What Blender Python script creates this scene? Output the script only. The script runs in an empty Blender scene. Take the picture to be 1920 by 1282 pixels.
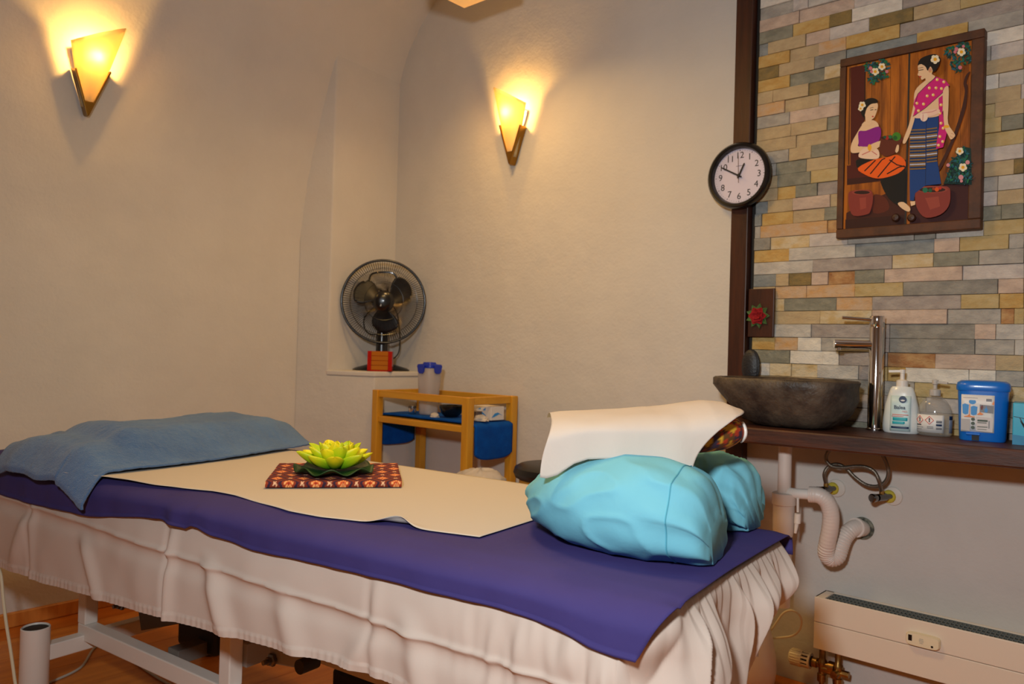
import bpy, math, random
import numpy as np
from mathutils import Vector, Matrix, noise as mnoise
random.seed(7)
sin, cos, pi = math.sin, math.cos, math.pi
scene = bpy.context.scene
COL = scene.collection

# ------------------------------------------------------------------ camera
F = 1470.0
TH = math.atan2(F, 1650.0)
ROLL = math.radians(1.6)
PITCH = math.atan(14 / F)
CAM = np.array([3.37, -2.67, 1.1])
fw = np.array([-sin(TH) * cos(PITCH), cos(TH) * cos(PITCH), sin(PITCH)])
rt = np.array([cos(TH), sin(TH), 0.0])
up = np.cross(rt, fw)
cr = rt * cos(ROLL) + up * sin(ROLL)
cu = up * cos(ROLL) - rt * sin(ROLL)
cam_data = bpy.data.cameras.new('camera')
cam = bpy.data.objects.new('camera', cam_data)
COL.objects.link(cam)
M = Matrix(((cr[0], cu[0], -fw[0], CAM[0]), (cr[1], cu[1], -fw[1], CAM[1]), (cr[2], cu[2], -fw[2], CAM[2]), (0, 0, 0, 1)))
cam.matrix_world = M
cam_data.sensor_width = 23.5
cam_data.lens = F / 1920 * 23.5
cam_data.clip_start = 0.02
cam_data.dof.use_dof = True
cam_data.dof.focus_distance = 1.75
cam_data.dof.aperture_fstop = 3.8
scene.camera = cam

# ------------------------------------------------------------------ world, lights, exposure
def lin(c):
    c = c / 255.0
    return c / 12.92 if c <= 0.04045 else ((c + 0.055) / 1.055) ** 2.4
def rgb(r, g, b): return (lin(r), lin(g), lin(b), 1.0)
w = bpy.data.worlds.new('world'); scene.world = w
w.use_nodes = True
w.node_tree.nodes['Background'].inputs['Color'].default_value = (0.5, 0.45, 0.4, 1)
w.node_tree.nodes['Background'].inputs['Strength'].default_value = 0.05
def area(name, loc, target, size, power, col, size_y=None):
    d = bpy.data.lights.new(name, 'AREA'); d.energy = power; d.color = col
    d.shape = 'RECTANGLE' if size_y else 'DISK'; d.size = size
    if size_y: d.size_y = size_y
    o = bpy.data.objects.new(name, d); COL.objects.link(o)
    o.location = loc
    o.rotation_euler = (Vector(target) - Vector(loc)).to_track_quat('-Z', 'Y').to_euler()
    return o
KEY = area('flash_softbox', (3.22, -2.86, 1.52), (2.25, -0.0, 0.85), 0.15, 32, (0.95, 0.99, 1.0))
WARM = area('unseen_warm_light', (1.9, -1.45, 2.40), (1.9, -1.45, 0), 0.4, 15.5, (1.0, 0.62, 0.20))  # unseen warm lamp without a fixture, set low to brighten walls and bed
LAMP = area('room_lamp_light', (1.18, -0.55, 2.485), (1.18, -0.55, 0), 0.24, 6, (1.0, 0.60, 0.22))
LAMP.data.spread = math.radians(150)
SCONCE_W = 11.5
scene.view_settings.view_transform = 'Standard'
scene.view_settings.look = 'None'
scene.view_settings.gamma = 1.0
scene.view_settings.use_curve_mapping = False
scene.view_settings.exposure = -0.08
scene.cycles.use_denoising = True
scene.cycles.max_bounces = 8
scene.cycles.sample_clamp_indirect = 6.0
scene.cycles.caustics_refractive = False
scene.cycles.caustics_reflective = False

# ------------------------------------------------------------------ geometry from the measured camera
def ray(px, py): return fw + (px - 960) / F * cr - (py - 641) / F * cu
def on(ax, px, py, v):
    d = ray(px, py); t = (v - CAM[ax]) / d[ax]
    return CAM + t * d
def on_x(px, py, v): return on(0, px, py, v)
def on_y(px, py, v): return on(1, px, py, v)
def on_z(px, py, v): return on(2, px, py, v)
EA = np.array([0.993, 0.118, 0.0]); PA = np.array([-0.118, 0.993, 0.0])   # bed axes: length, width
C2 = np.array([CAM[0], CAM[1], 0.0])
def B(e, p, z): return C2 + e * EA + p * PA + np.array([0, 0, z])
def on_p(px, py, p):
    d = ray(px, py); t = p / (d @ PA)
    q = t * d
    return q @ EA, CAM[2] + q[2]        # e, z on the vertical plane of constant p
def nz(x, y, z=0.0): return mnoise.noise(Vector((x, y, z)))
def sstep(a, b, x):
    t = min(1, max(0, (x - a) / (b - a))); return t * t * (3 - 2 * t)
def interp(x, pts):
    if x <= pts[0][0]: return pts[0][1]
    for (a, va), (b, vb) in zip(pts, pts[1:]):
        if x <= b:
            t = (x - a) / (b - a); return va + (vb - va) * t
    return pts[-1][1]
def spline(pts, n=8):
    P = [np.array(p, float) for p in pts]; out = []
    for i in range(len(P) - 1):
        p0 = P[max(i - 1, 0)]; p1 = P[i]; p2 = P[i + 1]; p3 = P[min(i + 2, len(P) - 1)]
        for k in range(n):
            t = k / n
            out.append(0.5 * ((2 * p1) + (-p0 + p2) * t + (2 * p0 - 5 * p1 + 4 * p2 - p3) * t * t + (-p0 + 3 * p1 - 3 * p2 + p3) * t ** 3))
    out.append(P[-1]); return out

# ------------------------------------------------------------------ materials
MATS = {}
def mat(name, col, rough=0.6, metal=0.0, col2=None, nscale=6.0, stretch=(1, 1, 1), bump=None, spec=0.5, alpha=None,
        trans=0.0, emit=None, attr=None, contrast=(0.35, 0.65), sheen=0.0, coat=0.0, sss=0.0, ior=None, translucent=0.0):
    if name in MATS: return MATS[name]
    m = bpy.data.materials.new(name); m.use_nodes = True
    nt = m.node_tree; nd = nt.nodes; bs = nd['Principled BSDF']
    bs.inputs['Base Color'].default_value = col
    bs.inputs['Roughness'].default_value = rough
    bs.inputs['Metallic'].default_value = metal
    bs.inputs['Specular IOR Level'].default_value = spec
    if ior: bs.inputs['IOR'].default_value = ior
    if trans: bs.inputs['Transmission Weight'].default_value = trans
    if sheen: bs.inputs['Sheen Weight'].default_value = sheen
    if coat: bs.inputs['Coat Weight'].default_value = coat; bs.inputs['Coat Roughness'].default_value = 0.1
    if alpha is not None: bs.inputs['Alpha'].default_value = alpha
    if emit: bs.inputs['Emission Color'].default_value = emit[0]; bs.inputs['Emission Strength'].default_value = emit[1]
    tc = nd.new('ShaderNodeTexCoord'); mp = nd.new('ShaderNodeMapping')
    nt.links.new(tc.outputs['Object'], mp.inputs['Vector']); mp.inputs['Scale'].default_value = stretch
    src = None
    if attr:
        at = nd.new('ShaderNodeVertexColor'); at.layer_name = attr
        src = at.outputs['Color']
    if col2 is not None:
        n = nd.new('ShaderNodeTexNoise'); n.inputs['Scale'].default_value = nscale; n.inputs['Detail'].default_value = 6
        n.inputs['Roughness'].default_value = 0.6
        nt.links.new(mp.outputs[0], n.inputs['Vector'])
        rp = nd.new('ShaderNodeValToRGB'); rp.color_ramp.elements[0].position = contrast[0]; rp.color_ramp.elements[1].position = contrast[1]
        rp.color_ramp.elements[0].color = col; rp.color_ramp.elements[1].color = col2
        nt.links.new(n.outputs['Fac'], rp.inputs['Fac'])
        src = rp.outputs['Color']
    if src is not None: nt.links.new(src, bs.inputs['Base Color'])
    if bump:
        prev = None
        for (sc, st, dist) in bump:
            n2 = nd.new('ShaderNodeTexNoise'); n2.inputs['Scale'].default_value = sc; n2.inputs['Detail'].default_value = 5
            nt.links.new(mp.outputs[0], n2.inputs['Vector'])
            b = nd.new('ShaderNodeBump'); b.inputs['Strength'].default_value = st; b.inputs['Distance'].default_value = dist
            nt.links.new(n2.outputs['Fac'], b.inputs['Height'])
            if prev: nt.links.new(prev.outputs['Normal'], b.inputs['Normal'])
            prev = b
        nt.links.new(prev.outputs['Normal'], bs.inputs['Normal'])
    if translucent:
        tr = nd.new('ShaderNodeBsdfTranslucent'); tr.inputs['Color'].default_value = col
        mx = nd.new('ShaderNodeMixShader'); mx.inputs['Fac'].default_value = translucent
        nt.links.new(bs.outputs[0], mx.inputs[1]); nt.links.new(tr.outputs[0], mx.inputs[2])
        nt.links.new(mx.outputs[0], nd['Material Output'].inputs['Surface'])
    MATS[name] = m; return m

PLASTER = mat('plaster', rgb(204, 199, 192), 0.9, col2=rgb(210, 205, 198), nscale=2.5, bump=[(2.2, 0.35, 0.05), (11, 0.20, 0.012), (90, 0.20, 0.004)], spec=0.2)
WOOD_DARK = mat('dark_wood', rgb(48, 20, 9), 0.45, col2=rgb(70, 32, 14), nscale=5, stretch=(8, 8, 0.7), bump=[(30, 0.15, 0.003)])
COUNTER_WOOD = mat('counter_wood', rgb(48, 20, 8), 0.5, col2=rgb(84, 40, 14), nscale=5, stretch=(0.8, 8, 8), bump=[(30, 0.15, 0.003)])
FRAME_WOOD = mat('frame_wood', rgb(66, 34, 10), 0.6, col2=rgb(92, 50, 18), nscale=5, stretch=(4, 4, 4), bump=[(30, 0.15, 0.003)])
PINE = mat('honey_pine', rgb(214, 156, 42), 0.45, col2=rgb(198, 136, 28), nscale=4, stretch=(6, 6, 0.8), bump=[(40, 0.08, 0.002)])
BRASS = mat('brass', rgb(150, 112, 50), 0.3, 1.0)
BRASS_PIPE = mat('brass_pipe', rgb(178, 140, 80), 0.35, 1.0, col2=rgb(120, 90, 50), nscale=30)
CHROME = mat('chrome', rgb(225, 225, 228), 0.08, 1.0)
STEEL = mat('dull_steel', rgb(120, 118, 116), 0.35, 1.0)
BLACK = mat('black_plastic', rgb(16, 16, 18), 0.25, coat=0.3)
BLACKM = mat('black_matte', rgb(22, 21, 22), 0.6)
WHITE_PL = mat('white_plastic', rgb(232, 226, 218), 0.4)
CREAM_PL = mat('cream_plastic', rgb(232, 218, 186), 0.4)
WHITE_METAL = mat('white_metal', rgb(226, 218, 208), 0.35)
GREY_METAL = mat('grey_painted_metal', rgb(150, 145, 140), 0.45)

# ------------------------------------------------------------------ mesh builder
class MB:
    def __init__(s): s.v = []; s.f = []; s.mi = []; s.cols = None
    def add(s, v, f, mi=0):
        o = len(s.v); s.v += [tuple(map(float, q)) for q in v]
        s.f += [tuple(i + o for i in q) for q in f]; s.mi += [mi] * len(f); return s
    def obox(s, c, ax, ay, az, mi=0):
        c, ax, ay, az = (np.array(q, float) for q in (c, ax, ay, az))
        v = [c + sx * ax + sy * ay + sz * az for sz in (-1, 1) for sy in (-1, 1) for sx in (-1, 1)]
        f = [(0, 2, 3, 1), (4, 5, 7, 6), (0, 1, 5, 4), (2, 6, 7, 3), (0, 4, 6, 2), (1, 3, 7, 5)]
        if np.dot(np.cross(ax, ay), az) < 0: f = [q[::-1] for q in f]
        return s.add(v, f, mi)
    def box(s, lo, hi, mi=0):
        lo, hi = np.array(lo, float), np.array(hi, float); h = (hi - lo) / 2
        return s.obox((lo + hi) / 2, (h[0], 0, 0), (0, h[1], 0), (0, 0, h[2]), mi)
    def bar(s, a, b, wd, ht, mi=0, upv=(0, 0, 1)):
        a, b = np.array(a, float), np.array(b, float); d = b - a; L = np.linalg.norm(d); d /= L
        u = np.array(upv, float)
        if abs(d @ u) > 0.95: u = np.array([1.0, 0, 0])
        sd = np.cross(d, u); sd /= np.linalg.norm(sd); u = np.cross(sd, d)
        return s.obox((a + b) / 2, d * L / 2, sd * wd / 2, u * ht / 2, mi)
    def tube(s, pts, r, seg=10, caps=True, mi=0, closed=False):
        P = [np.array(p, float) for p in pts]; n = len(P)
        R = r if isinstance(r, (list, tuple)) else [r] * n
        T = []
        for i in range(n):
            a = P[(i - 1) % n] if (closed or i > 0) else P[i]
            b = P[(i + 1) % n] if (closed or i < n - 1) else P[i]
            t = b - a; T.append(t / (np.linalg.norm(t) + 1e-12))
        u = np.array([0, 0, 1.0]) if abs(T[0][2]) < 0.9 else np.array([1.0, 0, 0])
        v = []
        for i in range(n):
            u = u - T[i] * (u @ T[i]); u /= np.linalg.norm(u); wv = np.cross(T[i], u)
            v += [P[i] + R[i] * (u * cos(2 * pi * k / seg) + wv * sin(2 * pi * k / seg)) for k in range(seg)]
        f = []
        for i in range(n if closed else n - 1):
            j = (i + 1) % n
            for k in range(seg):
                k2 = (k + 1) % seg
                f.append((i * seg + k, i * seg + k2, j * seg + k2, j * seg + k))
        if caps and not closed:
            f.append(tuple(range(seg - 1, -1, -1))); f.append(tuple((n - 1) * seg + k for k in range(seg)))
        return s.add(v, f, mi)
    def lathe(s, c, prof, seg=24, ax=(1, 0, 0), ay=(0, 1, 0), az=(0, 0, 1), sx=1.0, sy=1.0, mi=0, sup=2.0):
        c, ax, ay, az = (np.array(q, float) for q in (c, ax, ay, az))
        v = []
        for (r, z) in prof:
            for k in range(seg):
                a = 2 * pi * k / seg; ca, sa = cos(a), sin(a)
                q = (abs(ca) ** sup + abs(sa) ** sup) ** (-1 / sup) if sup != 2 else 1.0
                v.append(c + ax * (r * sx * ca * q) + ay * (r * sy * sa * q) + az * z)
        n = len(prof); f = []
        for i in range(n - 1):
            for k in range(seg):
                k2 = (k + 1) % seg
                f.append((i * seg + k, i * seg + k2, (i + 1) * seg + k2, (i + 1) * seg + k))
        f.append(tuple(range(seg - 1, -1, -1))); f.append(tuple((n - 1) * seg + k for k in range(seg)))
        return s.add(v, f, mi)
    def prism(s, poly, o, u, v, n, d, mi=0):
        o, u, v, n = (np.array(q, float) for q in (o, u, v, n))
        k = len(poly)
        a = [o + u * x + v * y for x, y in poly]; b = [q + n * d for q in a]
        f = [tuple(range(k - 1, -1, -1)), tuple(range(k, 2 * k))] + [(i, (i + 1) % k, k + (i + 1) % k, k + i) for i in range(k)]
        return s.add(a + b, f, mi)
    def flat(s, pts, mi=0): return s.add(pts, [tuple(range(len(pts)))], mi)
    def grid(s, fn, nu, nv, mi=0, wrap_u=False):
        v = [fn(i / (nu - (0 if wrap_u else 1)), j / (nv - 1)) for j in range(nv) for i in range(nu)]
        f = []
        for j in range(nv - 1):
            for i in range(nu if wrap_u else nu - 1):
                i2 = (i + 1) % nu
                f.append((j * nu + i, j * nu + i2, (j + 1) * nu + i2, (j + 1) * nu + i))
        return s.add(v, f, mi)
    def build(s, name, mats, parent=None, smooth=True, angle=40, label=None, bevel=0.0, solid=0.0, loc=None, cols=None, kind=None, subs=0, soff=0.0):
        if not isinstance(mats, (list, tuple)): mats = [mats]
        base = np.array(parent_loc(parent)) if parent else (np.array(loc, float) if loc is not None else np.zeros(3))
        me = bpy.data.meshes.new(name)
        me.from_pydata([tuple(np.array(q) - base) for q in s.v], [], s.f)
        for m in mats: me.materials.append(m)
        me.polygons.foreach_set('material_index', s.mi)
        me.polygons.foreach_set('use_smooth', [smooth] * len(s.f))
        me.update()
        import bmesh
        bm = bmesh.new(); bm.from_mesh(me); bmesh.ops.recalc_face_normals(bm, faces=bm.faces); bm.to_mesh(me); bm.free()
        if smooth: me.set_sharp_from_angle(angle=math.radians(angle))
        if cols is not None:
            ca = me.color_attributes.new('Col', 'FLOAT_COLOR', 'POINT')
            flatc = [c for q in s.v for c in cols(q)]
            ca.data.foreach_set('color', flatc)
        o = bpy.data.objects.new(name, me); COL.objects.link(o)
        if parent: o.parent = parent
        elif loc is not None: o.location = base
        if bevel:
            b = o.modifiers.new('bevel', 'BEVEL'); b.width = bevel; b.segments = 2; b.limit_method = 'ANGLE'; b.angle_limit = math.radians(40)
        if solid:
            b = o.modifiers.new('solid', 'SOLIDIFY'); b.thickness = solid; b.offset = soff
        if subs:
            b = o.modifiers.new('subs', 'SUBSURF'); b.levels = subs; b.render_levels = subs
        if label: o['label'] = label
        if kind: o['kind'] = kind
        return o
def parent_loc(o):
    l = Vector((0, 0, 0))
    while o is not None: l += o.location; o = o.parent
    return l
def thing(name, label, cat, loc, group=None):
    o = bpy.data.objects.new(name, None); COL.objects.link(o); o.location = tuple(loc); o.empty_display_size = 0.05
    o['label'] = label; o['category'] = cat
    if group: o['group'] = group
    return o
def tag(o, label, cat, group=None):
    o['label'] = label; o['category'] = cat
    if group: o['group'] = group
    return o
def struct(o): o['kind'] = 'structure'; return o
def text(name, s, o, u, v, h, m, parent, depth=0.0004, align='CENTER', bold=0.0):
    """lettering as a mesh; o = anchor point in the world, u/v = right and up directions of the text, h = letter height"""
    c = bpy.data.curves.new(name, 'FONT'); c.body = s; c.size = h / 0.7; c.align_x = align; c.align_y = 'CENTER'; c.extrude = depth / 2; c.offset = bold; c.resolution_u = 4
    t = bpy.data.objects.new(name, c)
    me = bpy.data.meshes.new_from_object(t)
    bpy.data.objects.remove(t); bpy.data.curves.remove(c)
    u = Vector(u).normalized(); v = Vector(v).normalized(); n = u.cross(v)
    R = Matrix((u, v, n)).transposed().to_4x4()
    base = parent_loc(parent) if parent else Vector((0, 0, 0))
    me.transform(Matrix.Translation(Vector(o) - base) @ R)
    me.materials.clear(); me.materials.append(m)
    ob = bpy.data.objects.new(name, me); COL.objects.link(ob)
    if parent: ob.parent = parent
    return ob
X, Y, Z = np.array([1.0, 0, 0]), np.array([0, 1.0, 0]), np.array([0, 0, 1.0])

# ------------------------------------------------------------------ the room
XL = [(0, 0), (1.6, 0), (1.9, 0.03), (2.21, 0.085), (2.40, 0.125), (2.53, 0.158), (2.63, 0.20), (2.75, 0.29), (2.85, 0.40), (2.95, 0.56), (3.05, 0.82), (3.12, 1.15), (3.18, 1.6), (3.2, 2.2)]
def xl(z): return interp(z, XL)
mb = MB()
mb.box((-0.3, 0.0, -0.1), (5.4, 0.2, 3.3)); struct(mb.build('wall_right', PLASTER, bevel=0.0))
WALL_R = bpy.data.objects['wall_right']
pz = [0.0, 1.2] + list(np.linspace(1.5, 2.85, 28))
mb = MB(); mb.prism([(-0.3, 0.0)] + [(xl(z), z) for z in pz] + [(-0.3, 2.85)], (0, -4.7, 0), X, Z, Y, 4.72)
struct(mb.build('wall_left', PLASTER, angle=50))
prof2 = list(np.linspace(2.85, 3.2, 16))
def Cfn(u, v):
    z = prof2[int(round(v * 15))]; return np.array([xl(z), -4.7 + u * 4.72, z])
mb = MB(); mb.grid(Cfn, 20, 16)
mb.box((2.19, -4.7, 3.2), (5.4, 0.02, 3.3)); struct(mb.build('ceiling', PLASTER, smooth=True, angle=80))
mb = MB(); mb.box((-0.3, -4.9, -0.1), (5.4, -4.7, 3.3)); struct(mb.build('wall_back', PLASTER))
mb = MB(); mb.box((5.2, -4.8, -0.1), (5.4, 0.1, 3.3)); struct(mb.build('wall_front', PLASTER))
# corner pier with the ledge the fan stands on
A_, B_, K_, J_ = (0.0, -0.486), (0.156, -0.408), (0.38, -0.297), (0.38, 0.01)
mb = MB()
mb.prism([A_, B_, (0.147, 0.01), (-0.05, 0.01)], (0, 0, 0), X, Y, Z, 2.75)
mb.prism([A_, K_, J_, (-0.05, 0.01)], (0, 0, 0), X, Y, Z, 0.95)
PIER = struct(mb.build('wall_corner', PLASTER, smooth=False, bevel=0.006))
mb = MB(); mb.prism([(0.15, -0.415), (0.384, -0.301), (0.386, -0.001), (0.14, -0.001)], (0, 0, 0.95), X, Y, Z, 0.025)
mb.build('ledge_slab', PLASTER, PIER, smooth=False, bevel=0.006)
# floor of planks
mb = MB(); mb.box((-0.2, -4.8, -0.1), (5.3, 0.1, -0.012)); FLOOR = struct(mb.build('floor', mat('floor_base', rgb(90, 45, 15), 0.6), smooth=False))
PL = [mat('floor_plank_%d' % i, a, 0.32, col2=b, nscale=3, stretch=(9, 0.8, 1), contrast=(0.3, 0.7), bump=[(60, 0.05, 0.001)], spec=0.35) for i, (a, b) in enumerate([
    (rgb(214, 128, 46), rgb(184, 100, 32)), (rgb(222, 140, 54), rgb(194, 110, 38)), (rgb(204, 116, 40), rgb(176, 92, 28))])]
for i in range(28):
    x0 = -0.05 + i * 0.19; y = -4.7 - random.random() * 1.0
    while y < 0.0:
        y1 = min(y + 1.28, -0.002)
        a = max(y, -4.695)
        if y1 - a > 0.02:
            q = MB(); q.box((x0, a, -0.012), (x0 + 0.1888, y1 - 0.0012, 0.0)); q.build('plank', random.choice(PL), FLOOR, smooth=False)
        y += 1.28
mb = MB(); mb.box((-0.02, -4.7, 0), (0.016, -0.49, 0.055)); struct(mb.build('baseboard_left', mat('baseboard_wood', rgb(216, 142, 64), 0.45, col2=rgb(190, 116, 46), nscale=4, stretch=(1, 6, 1)), bevel=0.004))
# wooden post where the stone cladding begins
mb = MB(); mb.box((2.072, -0.045, 0.0), (2.136, 0.0, 3.2)); mb.box((2.136, -0.012, 0.9), (2.158, 0.0, 3.2), 1)  # second box: black strip painting in the shadowed gap beside the post
struct(mb.build('trim_1', [WOOD_DARK, BLACKM], smooth=False, bevel=0.003))

# ------------------------------------------------------------------ stone cladding: each stone a part of the wall
SC = {'a': (150, 146, 140), 'b': (176, 172, 166), 'c': (210, 194, 160), 'd': (120, 118, 112), 'g': (112, 112, 98), 'l': (182, 174, 170), 'o': (186, 142, 66),
      'p': (182, 158, 142), 'r': (150, 92, 44), 't': (174, 150, 112), 'v': (140, 130, 126), 'w': (212, 206, 196), 'y': (190, 168, 116), 'u': (112, 120, 124), 'n': (104, 88, 48), 'k': (196, 166, 134)}
def stone_mat(k):
    mixc = lambda c_, k_=0.16: tuple(x_ + (y_ - x_) * k_ for x_, y_ in zip(c_, (176, 166, 150)))
    r, g, b = mixc(SC[k])
    alt = {'c': (196, 164, 104), 'o': (206, 172, 100), 'r': (196, 150, 92), 'k': (204, 150, 84), 't': (196, 172, 128), 'y': (178, 150, 88), 'n': (140, 112, 52)}.get(k, (min(255, r + 26), min(255, g + 25), min(255, b + 22)))
    if k in 'corktyn': alt = mixc(alt, 0.2)
    return mat('stone_' + k, rgb(r + 2, g + 2, b + 2), 0.7, col2=rgb(*alt), nscale=22, stretch=(1, 1, 1.6), contrast=(0.38, 0.66), bump=[(40, 0.55, 0.008), (160, 0.35, 0.003)], spec=0.4)
def zk(k): return 1.2591 + (0.0433 if k >= 4 else 0.0452) * (k - 4)
Q = 0.2708   # the rows were read off crops that start at pixel x = 1400
ROWS = {
 -1: '160w310c490c775b850v975y1100o1540w1725w1920a', 0: '300g525w640w860v975v1305r1725p1920t', 1: '195o355k520w870a990v1580d1855a1920b',
 2: '450b860v990v1580d1725p1920b', 3: '200t510t515t870c1390p1760a1852r1920y', 4: '200t260c620g870k1485v1750y1920o', 5: '200t415k750k1085y1740d1920p',
 6: '205u295t450n565p750r955g1495p1920l', 7: '460b1010v1295c1610g1920a', 8: '295o755b1300u1475p1815y1920a', 9: '30u165d435c700l1160a1310d1640b1920y',
 10: '95a560k640r1200t1765g1920g', 11: '105u320o540t640g1200t1735l1920t', 12: '145u320t580p760t1740a1920b', 13: '45a215t340o490g760v1852t1920n', 14: '150a215t445g760y1200t1920l',
 15: '155a205a415g760t1300a1920y', 16: '295a450t760g1300a1765y1920g', 17: '345t760t1300t1720y1920t', 18: '310t560t760g1300a1900t1920k', 19: '300a760p1300a1745w1920b',
 20: '265k500t760b1300a1920t', 21: '185t430t760n1300a1690a1920l', 22: '300o540g760c1300t1920w', 23: '225n470t690d1180u1535o1920a', 24: '300o500t690k1060o1920v',
 25: '150u410t575p850l1155n1480t1910y', 26: '320g575o730n1080w1490v1920d', 27: '365p745p1080l1500t1920y', 28: '325a430l750b1200v1700t1920a'}
import re
XS0, XS1 = 2.150, 3.42
stones = []
for k in range(-5, 47):
    z0, z1 = zk(k), zk(k + 1)
    if z0 > 3.19: break
    segs = []
    x = XS0
    if k in ROWS:
        for a, c in re.findall(r'(\d+)([a-z])', ROWS[k]):
            # ray through the joint at this row's height on the wall plane
            px = 1400 + int(a) * Q
            py = 640
            for _ in range(4):
                q = on_y(px, py, -0.015); py += (q[2] - (z0 + z1) / 2) * 600
            x1 = on_y(px, py, -0.015)[0]
            if x1 - x < 0.012: continue
            segs.append((x, x1, c)); x = x1
    while x < XS1:
        L = random.uniform(0.09, 0.26); x1 = min(x + L, XS1)
        segs.append((x, x1, random.choice('aabbdgltvvwypck'))); x = x1
    for (a, b, c) in segs:
        stones.append((a, b, z0, min(z1, 3.195), c))
def stone_mesh(m, a, b, z0, z1, d):
    g = 0.0005; a += g; b -= g; z0 += g; z1 -= g; c = 0.0012
    h = (z0 + z1) / 2
    dd = [d + random.uniform(-0.0016, 0.0016) for _ in range(6)]
    nx = [a + c, (a + b) / 2 + random.uniform(-.2, .2) * (b - a), b - c]
    v = [(a, 0, z0), (b, 0, z0), (b, 0, z1), (a, 0, z1), (a, -d + c, z0), (b, -d + c, z0), (b, -d + c, z1), (a, -d + c, z1)]
    v += [(nx[i], -dd[i], z0 + c) for i in range(3)] + [(nx[i], -dd[3 + i], z1 - c) for i in range(3)]
    f = [(0, 1, 5, 4), (1, 2, 6, 5), (2, 3, 7, 6), (3, 0, 4, 7), (4, 5, 10, 9, 8), (5, 6, 13, 10), (6, 7, 11, 12, 13), (7, 4, 8, 11), (8, 9, 12, 11), (9, 10, 13, 12)]
    m.add(v, f)
def seen(s):
    a, b, z0, z1, c = s
    if a > 2.99 or z1 < 0.88: return 0
    if z0 > 2.40 - (a - 2.15) * 0.28: return 0
    if a > 2.455 and b < 2.86 and z0 > 1.5 and z1 < 2.08: return 0
    return (min(b, 2.99) - a)
order = sorted(range(len(stones)), key=lambda i: -seen(stones[i]))
chosen = set(i for i in order[:296] if seen(stones[i]) > 0)
rest = {}
for i, s in enumerate(stones):
    d = 0.017 + random.choice([-0.003, -0.001, 0, 0.0015, 0.003])
    if i in chosen:
        m = MB(); stone_mesh(m, *s[:4], d); o = m.build('stone', stone_mat(s[4]), WALL_R, smooth=False)
    else:
        m = rest.setdefault(s[4], MB()); stone_mesh(m, *s[:4], d)
m = MB(); mm = []
for c, q in rest.items():
    m.add(q.v, q.f, len(mm)); mm.append(stone_mat(c))
m.build('stones_beyond', mm, WALL_R, smooth=False, kind='stuff')

# ------------------------------------------------------------------ wall sconces
GLASS_SH = mat('frosted_glass', rgb(255, 236, 190), 0.35, translucent=0.62, bump=[(25, 0.1, 0.002)])
def sconce(base, u, n, label, flip, Z=Z):
    """base = tip on the wall, u = along the wall, n = out of the wall, flip = side of the high corner"""
    base, u, n = np.array(base, float), np.array(u, float), np.array(n, float)
    t = thing('wall_sconce', label, 'wall lamp', base, 'brass and frosted glass wall sconces')
    H = 0.365
    def wid(v): return 0.008 + 0.098 * (v ** 0.85)
    def fn(a, b):
        s = (a * 2 - 1)
        top = H * (0.86 + 0.14 * (s * flip)) - 0.03 * (1 - s * s) * 0
        v = 0.03 + b * (top - 0.03)
        q = wid(v / H)
        d = 0.012 + (0.02 + 0.075 * (v / H)) * math.sqrt(max(0, 1 - 0.92 * s * s))
        return base + u * (s * q) + n * d + Z * v
    m = MB(); m.grid(fn, 21, 16); m.build('glass_shade', GLASS_SH, t, solid=0.004)
    for sg in (-1, 1):
        a = base + n * 0.012; L = 0.185 if sg == flip else 0.165
        top = base + u * sg * (wid(L / H) + 0.003) + Z * L + n * 0.012
        m = MB(); d = (top - a); m.obox((a + top) / 2 + n * 0.012, d / 2, np.cross(d / np.linalg.norm(d), n) * 0.0035, n * 0.022)
        m.build('brass_bar', BRASS, t, smooth=False, bevel=0.0015)
    m = MB(); m.prism([(0, 0.03), (0.066, 0.22), (0.068, 0.265 + 0.03 * flip), (-0.068, 0.265 - 0.03 * flip), (-0.066, 0.22)], base + n * 0.004, u, Z, n, 0.005); m.build('glow_shield', mat('sconce_white', rgb(236, 228, 214), 0.6), t, smooth=False)  # added plate, shields the wall from the bulb's direct light
    m = MB(); m.prism([(0, -0.006), (0.022, 0.055), (-0.022, 0.055)], base + n * 0.0, u, Z, n, 0.046); m.build('brass_tip', BRASS, t, smooth=False, bevel=0.004)
    m = MB(); m.lathe(base + Z * 0.14 + n * 0.035, [(0.0, 0), (0.013, 0.0), (0.013, 0.05), (0.011, 0.055), (0, 0.055)], 12); m.lathe(base + Z * 0.12 + n * 0.02, [(0.0, 0), (0.01, 0.0), (0.01, 0.03), (0, 0.03)], 8)
    m.build('lamp_holder', mat('holder', rgb(120, 100, 70), 0.5), t)
    m = MB(); m.lathe(base + Z * 0.19 + n * 0.030, [(0.0, 0), (0.010, 0.0), (0.017, 0.02), (0.014, 0.04), (0.004, 0.055), (0, 0.056)], 14)
    m.build('bulb', mat('bulb_glow', rgb(255, 220, 150), 0.4, emit=((1.0, 0.52, 0.16, 1), 34)), t)
    l = bpy.data.lights.new('sconce_light', 'POINT'); l.energy = SCONCE_W; l.color = (1.0, 0.53, 0.12); l.shadow_soft_size = 0.02
    lo = bpy.data.objects.new('sconce_light', l); COL.objects.link(lo); lo.location = tuple(n * 0.072 + Z * 0.228 ); lo.parent = t
    return t
q = on_y(961, 308, -0.02); sconce((q[0], 0.0, q[2]), X, -Y, 'lit brass wall sconce with frosted glass, to the right of the fan', -1)
q = on_x(160, 215, 0.06); sconce((xl(q[2]) + 0.002, q[1], q[2]), Y, np.array([0.982, 0, -0.19]), 'lit brass wall sconce with frosted glass, high above the blue towel', 1, Z=np.array([0.19, 0, 0.982]))

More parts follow.
